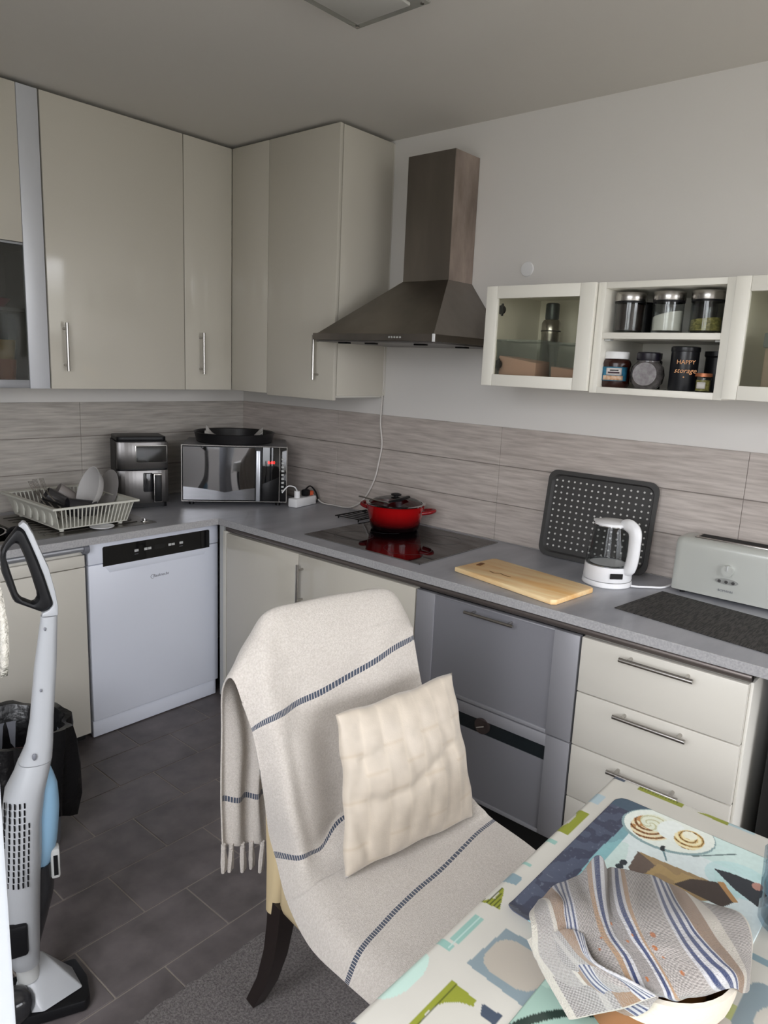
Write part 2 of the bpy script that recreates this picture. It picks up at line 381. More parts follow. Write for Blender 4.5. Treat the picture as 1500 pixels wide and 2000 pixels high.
# cream four-drawer cabinet
c = thing('drawer_cabinet', 'cream four-drawer base cabinet beside the far end of the table', 'cabinet', (-.3, -2.53, 0))
obj('body', MB().box(-.594, -.02, -2.752, -2.312, .10, .785), M['carc'], c, False)
obj('plinth', MB().box(-.55, -.53, -2.75, -2.312, 0, .099), M['dark'], c, False)
obj('side_panel', MB().box(-.598, -.02, -2.762, -2.754, .02, .785, .001), M['carc'], c)
zd = (ZT-ZB-.006)/4
for k in range(4):
    z1 = ZT-.1665*k; z0 = z1-.1635
    dr = obj('drawer', MB().box(XB, -.596, -2.754, -2.3125, z0, z1, .002), M['creamm'], c)
    zh = z1-.022
    handle(dr, (XB, -2.437, zh), (XB, -2.633, zh), (-.032, 0, 0), .0065)
# made-up black block standing in for the dark gap on the far right
c = thing('dark_gap_block', 'made-up black block filling the dark recess under the right end of the worktop', 'appliance', (-.3, -3.08, 0))
obj('body', MB().box(-.50, -.02, -3.40, -2.80, .02, .79, .004), M['black'], c)
obj('door', MB().box(-.525, -.502, -3.40, -2.80, .04, .79, .004), mat('matt_black', '#0e0d0d', .5), c)
for y in (-2.84, -3.36): obj('foot', MB().cyl((-.46, y, 0), (-.46, y, .0195), .02), M['black'], c)

# dishwasher
c = thing('dishwasher', 'white freestanding dishwasher with a black control panel', 'dishwasher', (-.89, -.3, 0))
DX0, DX1, DY = -1.186, -.590, -.575
obj('body', MB().box(DX0+.003, DX1-.003, DY+.031, -.03, .012, .808), M['appl'], c, False)
mb = MB(); mb.box(DX0, DX1, DY, DY+.03, .720, .808, .003)
obj('control_panel', mb, M['appl'], c)
mb = MB(); mb.prism([(-1.128, .7065), (-.637, .7065), (-.637, .780), (-.642, .785), (-1.123, .785), (-1.128, .780)], DY-.002, DY+.002, 'y')
bp = obj('display_strip', mb, M['blackg'], c, False, 'black glossy strip')
for x, wd in ((-.986, .018), (-.9445, .015), (-.9275, .015), (-.834, .014), (-.818, .014), (-.7795, .017)):
    obj('button', MB().box(x-wd/2, x+wd/2, DY-.0045, DY-.002, .744, .754, .0008, 1), M['lgrey'], bp)
obj('display', MB().box(-.907, -.856, DY-.0025, DY-.002, .740, .758), mat('display_off', '#151618', .1), bp, False)
for x in (-.986, -.7795): obj('print', MB().box(x-.008, x+.008, DY-.0024, DY-.002, .7335, .7350), M['grey'], bp, False)
mb = MB(); mb.box(DX0, DX1, DY, DY+.03, .078, .7175, .004)
dd = obj('door', mb, M['appl'], c)
mb = MB(); mb.prism([(-1.12, .7045), (-.645, .7045), (-.665, .679), (-1.10, .679)], DY-.0012, DY+.001, 'y', .0006)
obj('grip_recess', mb, M['appl'], dd)
obj('toe_panel', MB().box(DX0+.002, DX1-.004, DY+.012, DY+.03, .004, .0745, .003), M['appl'], c)
textobj('logo', 'Bauknecht', .017, M['grey'], dd, (-.876, DY-.0006, .628), FACE_MY, .0003, .15)
mb = MB(); mb.tube([(-.915+.008*math.cos(a), DY-.0008, .627+.008*math.sin(a)) for a in [R(40+i*20) for i in range(14)]], .0008, 5)
obj('logo_ring', mb, M['grey'], dd)

# sink base cabinets left of the dishwasher
c = thing('sink_cabinet', 'cream base cabinet left of the dishwasher below the dish rack', 'cabinet', (-1.5, -.3, 0))
obj('body', MB().box(-1.80, -1.207, -.571, -.53, .06, .782).box(-1.80, -1.207, -.53, -.02, .06, .60), M['carc'], c, False)
obj('fascia', MB().box(-1.80, -1.207, -.590, -.572, .725, .769, .0015), M['creamm'], c)
obj('door', MB().box(-1.80, -1.207, -.590, -.572, .045, .7215, .0015), M['creamm'], c)
obj('plinth', MB().box(-1.80, -1.207, -.54, -.52, 0, .044), M['dark'], c, False)
obj('hinge_cap', MB().cyl((-1.216, -.592, .795), (-1.196, -.592, .795), .02, 16), M['grey'], c)
c = thing('left_base_cabinet', 'cream base cabinet at the far left behind the vacuum cleaner', 'cabinet', (-2.4, -.3, 0))
obj('body', MB().box(-2.98, -1.804, -.571, -.02, .06, .782), M['carc'], c, False)
obj('door', MB().box(-2.40, -1.804, -.590, -.572, .045, .769, .0015), M['creamm'], c)
obj('door', MB().box(-2.98, -2.404, -.590, -.572, .045, .769, .0015), M['creamm'], c)
obj('plinth', MB().box(-2.98, -1.804, -.54, -.52, 0, .044), M['dark'], c, False)

# ================================================================== UPPER CABINETS
U = -.333; UZ0, UZ1 = 1.372, 2.424; G = .0015
c = thing('wall_cabinet', 'wide cream gloss wall cabinet above the air fryer', 'cabinet', (-.88, -.15, UZ0))
obj('body', MB().box(-1.183, -.588, U+.02, -.002, UZ0+.003, UZ1-.003), M['carc'], c, False)
dr = obj('door', MB().box(-1.183+G, -.5865-G, U, U+.018, UZ0, UZ1, .0015), M['cream'], c)
handle(dr, (-1.128, U, 1.622), (-1.128, U, 1.441), (0, -.03, 0))
c = thing('corner_wall_cabinet', 'narrow-doored cream gloss corner wall cabinet over the microwave', 'cabinet', (-.3, -.3, UZ0))
obj('body', MB().box(-.584, -.002, U+.02, -.002, UZ0+.003, UZ1-.003).box(U+.02, -.002, -.584, U+.02, UZ0+.003, UZ1-.003), M['carc'], c, False)
dr = obj('door', MB().box(-.5855+G, U-.001, U, U+.018, UZ0, UZ1, .0015), M['cream'], c)
handle(dr, (-.508, U, 1.622), (-.508, U, 1.442), (0, -.03, 0))
obj('door', MB().box(U, U+.018, -.5859+G, U-.001, UZ0, UZ1, .0015), M['cream'], c)
c = thing('end_wall_cabinet', 'cream gloss wall cabinet with bare end panel left of the extractor hood', 'cabinet', (-.16, -.8, UZ0))
obj('body', MB().box(U+.022, -.002, -.985, -.588, UZ0+.003, UZ1-.003), M['carc'], c, False)
dr = obj('door', MB().box(U, U+.018, -1.0035, -.5859-G, UZ0-.008, UZ1, .0015), M['cream'], c)
handle(dr, (U, -.912, 1.625), (U, -.912, 1.444), (-.03, 0, 0))
obj('end_panel', MB().box(U+.022, -.012, -1.0030, -.986, UZ0+.012, UZ1-.001, .001), M['cream'], c)
obj('scribe_strip', MB().box(-.0115, -.001, -.999, -.986, UZ0+.012, UZ1-.001), M['carc'], c)
c = thing('display_wall_cabinet', 'aluminium-edged wall cabinet with dark glass door at the far left', 'cabinet', (-1.6, -.15, UZ0))
mb = MB(); x0, x1 = -1.786, -1.186
mb.box(x0, x0+.016, U+.02, -.002, UZ0+.003, UZ1-.003); mb.box(x1-.016, x1, U+.02, -.002, UZ0+.003, UZ1-.003); mb.box(x0, x1, U+.02, -.002, UZ1-.019, UZ1-.003); mb.box(x0, x1, U+.02, -.002, UZ0+.003, UZ0+.019); mb.box(x0+.016, x1-.016, -.012, -.002, UZ0, UZ1-.01)
mb.box(x0+.016, x1-.016, U+.03, -.002, 1.885, 1.90); mb.box(x0+.016, x1-.016, U+.05, -.012, 1.652, 1.664)
obj('body', mb, mat('dark_interior', '#4a4b47', .7), c, False)
obj('stile', MB().box(-1.2625, -1.1875, U, U+.018, UZ0, UZ1, .0015), mat('satin_aluminium', '#cfd1d6', .4, metal=.25), c)
obj('upper_door', MB().box(x0, -1.264, U, U+.018, 1.894, UZ1, .0015), M['cream'], c, True, 'cream upper door')
gd = obj('door_frame', MB().box(x0, -1.264, U, U+.016, UZ0+.002, 1.404, .0015).box(x0, -1.264, U, U+.016, 1.884, 1.892, .001).box(x0, x0+.03, U, U+.016, 1.404, 1.884, .001), M['alu'], c)
obj('pane', MB().box(x0+.03, -1.264, U+.005, U+.009, 1.404, 1.884), M['dkglass'], gd, False)
for nm, x, z0, r, h, m in (('orange mug', -1.315, 1.392, .040, .085, 'orange2'), ('yellow beaker', -1.315, 1.4775, .040, .07, 'yellow'), ('teal beaker', -1.405, 1.392, .04, .12, 'teal'), ('green beaker', -1.405, 1.5125, .038, .08, 'green'), ('red bowl', -1.50, 1.392, .045, .06, 'red2'), ('blue beaker', -1.585, 1.392, .04, .12, 'blue2')):
    tag(obj('beaker' if 'beaker' in nm else nm.split()[1], MB().lathe([(0, 0), (r*.8, 0), (r, h), (r*.93, h), (r*.74, .004), (0, .004)], (x, -.25, z0)), M[m]), nm.split()[0]+' plastic '+nm.split()[1]+' behind the dark glass cabinet door', 'cup')
tag(obj('dish', MB().lathe([(0, 0), (.05, 0), (.075, .03), (.07, .03), (.045, .005), (0, .005)], (-1.35, -.22, 1.666)), M['pink']), 'pink dish on the upper shelf behind the dark glass door', 'dish')

# shelf cabinets on the right wall
SX = -.3493; S0, S1 = 1.4641, 1.7889
def glasscab(name, label, ya, yb_, stl, str_, hinge):
    """ya = left end (larger y), yb_ = right end"""
    c = thing(name, label, 'cabinet', (-.17, (ya+yb_)/2, S0))
    mb = MB(); t = .016; xf = SX+.021
    mb.box(xf, -.002, ya-t, ya-.001, S0, S1); mb.box(xf, -.002, yb_+.001, yb_+t, S0, S1); mb.box(xf, -.002, yb_+t, ya-t, S0, S0+t); mb.box(xf, -.002, yb_+t, ya-t, S1-t, S1); mb.box(-.010, -.002, yb_+t, ya-t, S0+t, S1-t)
    obj('body', mb, M['shelfc'], c, False)
    fr = obj('door_stile', MB().box(SX, SX+.019, ya-stl, ya-.001, S0, S1, .0015), M['shelfc'], c)
    obj('door_stile', MB().box(SX, SX+.019, yb_+.0025, yb_+str_, S0, S1, .0015), M['shelfc'], c)
    obj('door_rail', MB().box(SX, SX+.019, yb_+str_+.0004, ya-stl-.0004, S1-.0395, S1, .0015), M['shelfc'], c)
    obj('door_rail', MB().box(SX, SX+.019, yb_+str_+.0004, ya-stl-.0004, S0, S0+.038, .0015), M['shelfc'], c)
    obj('pane', MB().box(SX+.012, SX+.015, yb_+str_, ya-stl, S0+.038, S1-.0395), M['cabglass'], c, False)
    if hinge:
        for z in (1.715, 1.535):
            mb = MB(); mb.cyl((SX+.022, ya-stl-.004, z), (SX+.030, ya-stl-.004, z), .015, 12); mb.box(SX+.022, SX+.07, ya-.03, ya-.0165, z-.006, z+.006, .002); mb.cyl((SX+.025, ya-stl-.008, z-.02), (SX+.025, ya-stl-.008, z+.02), .004, 8)
            obj('hinge', mb, M['black'], c)
    return c
glasscab('glass_door_cabinet', 'small cream wall cabinet with glass door just right of the hood', -1.7331, -2.1254, .043, .052, True)
glasscab('glass_door_cabinet', 'small cream wall cabinet with glass door at the right picture edge', -2.5205, -2.93, .04, .05, False)
c = thing('open_shelf_cabinet', 'open cream wall shelf full of jars between the two glass-door cabinets', 'shelf', (-.17, -2.32, S0))
mb = MB(); xf = -.335; ya, yb_ = -2.1264, -2.5195; t = .024
mb.box(xf, -.002, ya-t, ya, S0-.004, S1, .001); mb.box(xf, -.002, yb_, yb_+t, S0-.004, S1, .001); mb.box(xf, -.002, yb_+t, ya-t, S0-.004, S0+.015, .001); mb.box(xf, -.002, yb_+t, ya-t, S1-.018, S1, .001); mb.box(-.010, -.002, yb_+t, ya-t, S0+.015, S1-.018)
obj('body', mb, M['shelfc'], c)
obj('shelf', MB().box(xf+.002, -.011, yb_+t+.0005, ya-t-.0005, 1.624, 1.642, .001), M['shelfc'], c)
for y in (ya-t-.010, yb_+t+.010): obj('shelf_pin', MB().box(xf+.02, xf+.045, y-.009, y+.009, 1.618, 1.6238, .001), M['lgrey'], c)
# ---- contents
def canister(y, x, z, r, h, fill, fh, slope, label, fm):
    c = thing('storage_jar', label, 'jar', (x, y, z), group=None)
    obj('glass', MB().lathe([(0, .001), (r*.96, .001), (r, .006), (r, h), (r*.96, h), (r*.96, .008), (0, .006)], (x, y, z)), M['jarglass'], c)
    mb = MB(); n = 24; t = bmesh.new()
    lo = [t.verts.new((x+r*.93*math.cos(2*math.pi*i/n), y+r*.93*math.sin(2*math.pi*i/n), z+.009)) for i in range(n)]
    hi = [t.verts.new((x+r*.93*math.cos(2*math.pi*i/n), y+r*.93*math.sin(2*math.pi*i/n), z+fh-slope*math.sin(2*math.pi*i/n))) for i in range(n)]
    t.faces.new(lo[::-1]); t.faces.new(hi)
    for i in range(n): t.faces.new((lo[i], lo[(i+1) % n], hi[(i+1) % n], hi[i]))
    mb._merge(t); obj('contents', mb, M[fm], c)
    ld = obj('lid', MB().lathe([(0, h+.003), (r*1.02, h+.003), (r*1.04, h+.005), (r*1.04, h+.026), (r*1.0, h+.029), (0, h+.029)], (x, y, z)), M['chrome'], c)
    obj('seal', MB().lathe([(r*.99, h-.002), (r*1.03, h-.002), (r*1.03, h+.004), (r*.99, h+.004)], (x, y, z)), M['black'], ld)
    return c
canister(-2.201, -.265, 1.642, .044, .091, 0, .085, 0, 'steel-lidded jar of dark coffee on the upper shelf', 'coffee')
canister(-2.318, -.265, 1.642, .044, .091, 0, .056, .010, 'steel-lidded jar of white sugar on the upper shelf', 'sugar')
canister(-2.428, -.262, 1.642, .044, .091, 0, .042, .004, 'steel-lidded jar of greenish pasta on the upper shelf', 'pasta')
tag(obj('spice_shaker', MB().lathe([(0, 0), (.014, 0), (.014, .045), (.008, .055), (.008, .068), (0, .07)], (-.20, -2.262, 1.642)), M['lgrey']), 'slim grey shaker behind and between coffee and sugar jars', 'shaker')
tag(obj('dark_jar', MB().lathe([(0, 0), (.030, 0), (.030, .098), (.024, .105), (0, .105)], (-.12, -2.19, 1.642)), M['black']), 'dark jar at the back of the upper shelf behind the coffee', 'jar')
tag(obj('dark_jar', MB().lathe([(0, 0), (.036, 0), (.036, .095), (.036, .11), (0, .11)], (-.12, -2.375, 1.642)), M['black']), 'dark jar at the back of the upper shelf behind sugar and pasta', 'jar')
zs = S0+.015
c = thing('spread_jar', 'chocolate spread jar with white lid and blue label', 'jar', (-.27, -2.178, zs))
prof = [(0, 0), (.036, 0), (.040, .006), (.041, .03), (.038, .055), (.042, .072), (.038, .082), (.033, .086), (0, .086)]
obj('jar_body', MB().lathe(prof, (-.27, -2.178, zs), sy=1.08), M['choc'], c)
obj('lid', MB().lathe([(0, .0865), (.037, .0865), (.0375, .089), (.0375, .106), (.036, .108), (0, .108)], (-.27, -2.178, zs)), M['white'], c)
def wrap(name, y, x, z, r, a0, a1, z0, z1, m, par, sy=1.0, n=10):
    t = bmesh.new(); A = []; 
    for i in range(n+1):
        a = R(a0+(a1-a0)*i/n); A.append((t.verts.new((x+r*math.cos(a), y+sy*r*math.sin(a), z+z0)), t.verts.new((x+r*math.cos(a), y+sy*r*math.sin(a), z+z1))))
    for p, q in zip(A, A[1:]): t.faces.new((p[0], q[0], q[1], p[1]))
    mb = MB(); mb._merge(t); o = obj(name, mb, m, par); sm = o.modifiers.new('thickness', 'SOLIDIFY'); sm.thickness = .0006; return o
lb = wrap('paper_label', -2.178, -.27, zs, .0425, 130, 250, .020, .062, mat('blue_label', '#1c5a78', .5, color2='#2f7fa0', noise=(60, 60, 60)), c, 1.08)
wrap('label_swirl', -2.178, -.27, zs, .0432, 165, 225, .038, .059, mat('label_white', '#d9d3d0', .5), lb, 1.08)
wrap('label_picture', -2.178, -.27, zs, .0432, 150, 232, .022, .036, mat('label_cream', '#c99a72', .5, color2='#e3cdb8', noise=(90, 90, 90)), lb, 1.08)
wrap('label_lettering', -2.178, -.27, zs, .0438, 180, 212, .050, .0535, M['navy'], lb, 1.08)
wrap('label_lettering', -2.178, -.27, zs, .0438, 173, 216, .0425, .047, mat('label_dark', '#3a2430', .5), lb, 1.08)
c = thing('round_jar', 'round-bellied glass jar with black lid on the lower shelf', 'jar', (-.27, -2.278, zs))
obj('glass', MB().lathe([(0, 0), (.030, 0), (.046, .018), (.050, .042), (.046, .066), (.032, .080), (.032, .084), (0, .084)], (-.27, -2.278, zs), 10), mat('greyish_jar', '#4a4746', .12, color2='#6d6968', noise=(60, 60, 60)), c)
obj('lid', MB().lathe([(0, .085), (.034, .085), (.035, .088), (.035, .105), (.031, .109), (0, .109)], (-.27, -2.278, zs)), mat('aubergine_lid', '#1a1622', .35), c)
obj('round_face', MB().cyl((-.313, -2.288, zs+.044), (-.321, -2.290, zs+.044), .034, 24), mat('jar_face', '#7a7675', .15, color2='#5a5254', noise=(70, 70, 70)), c, True, 'flat round face of the jar')
c = thing('storage_tin', 'tall black tin lettered HAPPY storage on the lower shelf', 'tin', (-.27, -2.385, zs))
obj('body', MB().lathe([(0, 0), (.038, 0), (.039, .002), (.039, .112), (0, .112)], (-.27, -2.385, zs)), M['navy'], c)
obj('lid', MB().lathe([(0, .1125), (.040, .1125), (.0405, .114), (.0405, .124), (.038, .127), (0, .127)], (-.27, -2.385, zs)), M['navy'], c)
gold = mat('gold_lettering', '#c08a5c', .4, metal=.3)
rt = face_rot((.35, -.94, 0), (0, 0, 1))
textobj('lettering', 'HAPPY', .017, gold, c, (-.3082, -2.4025, zs+.082), rt)
textobj('lettering', 'storage', .020, gold, c, (-.3085, -2.4025, zs+.058), rt, .0004, .3)
obj('dot', MB().cyl((-.3065, -2.399, zs+.040), (-.3110, -2.401, zs+.040), .0022, 10), gold, c)
c = thing('small_jar', 'tiny glass jar with copper lid beside the black tin', 'jar', (-.285, -2.449, zs))
obj('glass', MB().lathe([(0, 0), (.021, 0), (.022, .003), (.022, .040), (.018, .043), (0, .043)], (-.285, -2.449, zs)), M['jarglass'], c)
obj('contents', MB().lathe([(0, .003), (.019, .003), (.019, .034), (0, .034)], (-.285, -2.449, zs)), M['pasta'], c)
obj('lid', MB().lathe([(0, .0435), (.0235, .0435), (.0235, .053), (0, .054)], (-.285, -2.449, zs)), M['copper'], c)
wrap('paper_label', -2.449, -.285, zs, .0226, 150, 215, .010, .028, M['paper'], c)
tag(obj('dark_jar', MB().lathe([(0, 0), (.036, 0), (.036, .085), (.030, .09), (.034, .092), (.034, .11), (0, .11)], (-.17, -2.245, zs)), M['black']), 'black-lidded jar at the back between spread and round jar', 'jar')
tag(obj('dark_jar', MB().lathe([(0, 0), (.034, 0), (.034, .10), (.038, .105), (.038, .118), (0, .12)], (-.165, -2.445, zs)), M['black']), 'black-lidded jar behind the tiny copper-lidded jar', 'jar')
tag(obj('dark_jar', MB().lathe([(0, 0), (.03, 0), (.03, .06), (.025, .075), (0, .08)], (-.14, -2.33, zs)), M['coffee']), 'short brown jar at the back beside the black tin', 'jar')
# inside left glass cabinet
def tub(name, y0, y1, x0, x1, z0, h, fh, label):
    c = thing(name, label, 'container', ((x0+x1)/2, (y0+y1)/2, z0))
    mb = MB(); t = .0015
    def P(ins, z, up_): return [(x0+ins-up_, y0+ins-up_, z), (x1-ins+up_, y0+ins-up_, z), (x1-ins+up_, y1-ins+up_, z), (x0+ins-up_, y1-ins+up_, z)]
    t_ = bmesh.new(); a = [t_.verts.new(p) for p in P(.008, z0, 0)]; b = [t_.verts.new(p) for p in P(.0, z0+h, 0)]; d = [t_.verts.new(p) for p in P(0, z0+h, .004)]; e = [t_.verts.new(p) for p in P(0, z0+h-.006, .004)]
    t_.faces.new(a[::-1])
    for q, w_ in ((a, b), (b, d), (d, e)):
        for i in range(4): t_.faces.new((q[i], q[(i+1) % 4], w_[(i+1) % 4], w_[i]))
    mb._merge(t_); o = obj('tub', mb, M['cont'], c); 
    obj('contents', MB().hull([(x0+.01, y0+.01, z0+.003), (x1-.01, y0+.01, z0+.003), (x1-.01, y1-.01, z0+.003), (x0+.01, y1-.01, z0+.003), (x0+.008, y0+.008, z0+fh*.75), (x1-.008, y0+.008, z0+fh*.8), (x1-.008, y1-.008, z0+fh), (x0+.008, y1-.008, z0+fh)], .002), M['pinky'], c)
zc = S0+.0165
tub('storage_tub', -1.925, -1.765, -.315, -.17, zc, .138, .085, 'translucent tub half full of pinkish grains behind left glass door')
tub('storage_tub', -2.090, -1.940, -.270, -.13, zc, .132, .055, 'second translucent tub with little pinkish content, right of the fuller one')
c = thing('steel_bottle', 'brushed steel bottle behind the tub in the left glass cabinet', 'bottle', (-.12, -1.86, zc))
obj('body', MB().lathe([(0, 0), (.030, 0), (.032, .004), (.032, .165), (.033, .168), (.033, .205), (.026, .215), (0, .215)], (-.12, -1.86, zc)), M['chrome'], c)
obj('ring', MB().lathe([(.0325, .175), (.0345, .175), (.0345, .179), (.0325, .179)], (-.12, -1.86, zc)), M['black'], c)
obj('cap', MB().lathe([(0, .2155), (.022, .2155), (.024, .22), (.024, .268), (.020, .272), (0, .272)], (-.12, -1.86, zc), 10), mat('dark_grey_cap', '#4a5255', .3, metal=.5), c)
c = thing('grey_lidded_tub', 'container with grey lid inside the right-hand glass cabinet', 'container', (-.22, -2.67, zc))
obj('body', MB().box(-.29, -.12, -2.74, -2.60, zc, zc+.125, .006), mat('brownish_tub', '#8f8278', .5), c)
obj('lid', MB().box(-.295, -.115, -2.745, -2.595, zc+.126, zc+.165, .004), mat('bluish_lid', '#6a7174', .5), c)
# wall disc
c = tag(obj('cover_disc', MB().lathe([(0, 0), (.026, 0), (.027, .002), (.025, .006), (0, .007)], (0, 0, 0), mtx=Matrix.Translation((-.0002, -1.676, 1.890)) @ Matrix.Rotation(R(-90), 4, 'Y')), M['white']), 'small round white cover cap on the wall above the shelves', 'cap')

# ================================================================== EXTRACTOR HOOD
c = thing('extractor_hood', 'stainless steel chimney extractor hood over the hob', 'extractor hood', (-.23, -1.316, 1.598))
ex, ey0, ey1, ez, et = -.4675, -1.0187, -1.6124, 1.598, 1.6275
kx, ky0, ky1, kz0, kz1 = -.1603, -1.2076, -1.4304, 1.8444, 2.3085
obj('chimney_front', MB().box(kx, kx+.003, ky1, ky0, kz0, kz1).box(kx+.003, -.002, ky0-.003, ky0, kz0, kz1), M['dksteel'], c, False)
obj('chimney_side', MB().box(kx+.0032, -.002, ky1-.0005, ky1+.003, kz0, kz1).box(kx+.003, -.002, ky1+.003, ky0-.003, kz1-.006, kz1-.003), M['dksteel_lit'], c, False, 'stained right side, paler tone for the light it catches')
mb = MB(); mb.hull([(ex+.012, ey0-.012, et), (ex+.012, ey1+.012, et), (-.003, ey0-.012, et), (-.003, ey1+.012, et), (kx-.001, ky0+.001, kz0), (kx-.001, ky1-.001, kz0), (-.003, ky0+.001, kz0), (-.003, ky1-.001, kz0)])
obj('canopy', mb, M['dksteel'], c, False)
lp = obj('front_lip', MB().box(ex, -.003, ey1, ey0, ez+.004, et-.0002, .001), M['dksteel'], c, False)
obj('underside', MB().box(ex+.01, -.003, ey1+.01, ey0-.01, ez-.002, ez+.0035), mat('filter_grey', '#6f6b68', .4, metal=.6), c, False)
for i in range(5):
    y = -1.413-.0125*i; obj('button', MB().cyl((ex, y, 1.6145), (ex-.004, y, 1.6145), .0032, 10), M['lgrey'], lp)
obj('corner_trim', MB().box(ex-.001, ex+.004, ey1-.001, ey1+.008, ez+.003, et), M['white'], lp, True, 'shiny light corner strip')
for x, y in ((-.40, -1.52), (-.2, -1.56), (-.42, -1.30), (-.44, -1.18)): obj('filter_latch', MB().box(x, x+.02, y, y+.05, ez-.008, ez-.0022, .001), M['black'], c)

# ================================================================== HOB, POT
c = thing('hob', 'black glass ceramic hob set into the worktop', 'hob', (-.29, -1.37, H))
obj('glass_plate', MB().box(-.5425, -.0435, -1.6605, -1.0805, H+.0005, H+.0045, .001, 1), M['hob'], c, False)
mb = MB()
for x, y, r in ((-.41, -1.225, .075), (-.20, -1.22, .105), (-.41, -1.50, .09), (-.19, -1.50, .075)):
    mb.lathe([(r-.0007, .0047), (r+.0007, .0047), (r+.0007, .0049), (r-.0007, .0049)], (x, y, H), 40)
obj('zone_ring', mb, mat('zone_print', '#3a383b', .3), c)
obj('frame', MB().box(-.5445, -.5427, -1.6625, -1.0785, H+.0002, H+.0042).box(-.5445, -.0415, -1.6625, -1.6607, H+.0002, H+.0042), M['chrome'], c, False)
px, py = -.185, -1.245; z = H+.005
c = thing('cooking_pot', 'red enamel pot with glass lid standing on the hob', 'pot', (px, py, z))
gr = mat('pot_gradient', '#b80f12', .12, coat=.5)  # base colour runs from black at the foot to red above
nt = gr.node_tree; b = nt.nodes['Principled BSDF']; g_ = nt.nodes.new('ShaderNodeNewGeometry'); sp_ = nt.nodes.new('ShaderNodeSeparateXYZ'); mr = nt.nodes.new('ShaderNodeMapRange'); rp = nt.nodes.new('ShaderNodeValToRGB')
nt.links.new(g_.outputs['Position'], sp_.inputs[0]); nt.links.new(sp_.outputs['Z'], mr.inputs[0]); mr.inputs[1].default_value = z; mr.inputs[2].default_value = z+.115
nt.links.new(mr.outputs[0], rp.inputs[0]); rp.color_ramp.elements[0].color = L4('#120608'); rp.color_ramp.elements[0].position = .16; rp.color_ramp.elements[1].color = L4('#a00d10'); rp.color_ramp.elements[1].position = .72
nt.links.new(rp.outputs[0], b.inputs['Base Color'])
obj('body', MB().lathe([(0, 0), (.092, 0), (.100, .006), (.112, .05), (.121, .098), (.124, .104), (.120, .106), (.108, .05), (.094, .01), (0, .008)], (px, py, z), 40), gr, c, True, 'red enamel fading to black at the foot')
hm = mat('pot_handle', '#7d0d14', .3)
for s, a in ((1, 98), (-1, -62)):
    dx, dy = math.cos(R(a)), math.sin(R(a)); tx, ty = -dy, dx
    pts = [(px+dx*.118+tx*.035, py+dy*.118+ty*.035, z+.080), (px+dx*.150+tx*.028, py+dy*.150+ty*.028, z+.086), (px+dx*.165, py+dy*.165, z+.089), (px+dx*.150-tx*.028, py+dy*.150-ty*.028, z+.086), (px+dx*.118-tx*.035, py+dy*.118-ty*.035, z+.080)]
    obj('handle', MB().tube(pts, .008, 10, 5), hm, c)
ld = obj('lid_rim', MB().lathe([(.112, .106), (.124, .107), (.125, .111), (.112, .112)], (px, py, z), 40), M['mirror'], c, True, 'steel rim of the glass lid')
obj('lid_glass', MB().lathe([(.113, .110), (.09, .124), (.05, .134), (0, .137)], (px, py, z), 32), glassmat('lid_glass', '#9a9da0', .2), ld)
obj('lid_knob', MB().lathe([(0, .137), (.010, .137), (.010, .140), (.021, .142), (.022, .147), (.014, .150), (0, .151)], (px, py, z), 20), M['black'], ld)
c = thing('ladle', 'steel-shafted kitchen spoon with black head lying across the pot lid', 'ladle', (px, py, z+.13))
obj('shaft', MB().tube([(-.262, -1.110, H+.131), (-.268, -1.20, H+.129), (-.276, -1.285, H+.130)], .0075, 8, 4, flat=.4), M['chrome'], c)
obj('head', MB().tube([(-.275, -1.282, H+.134), (-.235, -1.305, H+.142), (-.180, -1.305, H+.148)], .012, 10, 4, rs=[.007, .015, .012], flat=.45), M['black'], c)
# wire trivet left of pot
c = thing('wire_trivet', 'black wire trivet on the worktop left of the red pot', 'trivet', (-.11, -1.02, H))
mb = MB(); z0 = H+.012
for i in range(7): mb.tube([(-.20+.028*i, -1.06, z0), (-.215+.032*i, -.93, z0)], .0022, 6)
mb.tube([(-.21, -1.06, z0), (-.02, -1.06, z0)], .003, 6); mb.tube([(-.22, -.93, z0), (-.015, -.93, z0)], .003, 6)
obj('grid', mb, M['black'], c)
for x, y in ((-.205, -1.055), (-.03, -1.055), (-.205, -.935), (-.03, -.935)): obj('foot', MB().cyl((x, y, H+.0005), (x, y, z0), .003, 8), M['black'], c)

# cable from hood
c = tag(obj('hood_cable', MB().tube([(-.02, -1.0, 1.61), (-.018, -1.004, 1.45), (-.018, -.998, 1.36), (-.020, -.998, 1.26), (-.016, -1.008, 1.17), (-.018, -.996, 1.09), (-.022, -.975, 1.0), (-.026, -.92, .905), (-.030, -.86, .862), (-.028, -.80, .848), (-.030, -.73, .8475), (-.035, -.66, .8475), (-.040, -.615, .87), (-.075, -.605, .900)], .0035, 8, 6), M['cord']), 'thin white cable hanging from the hood down to the socket strip', 'cable')

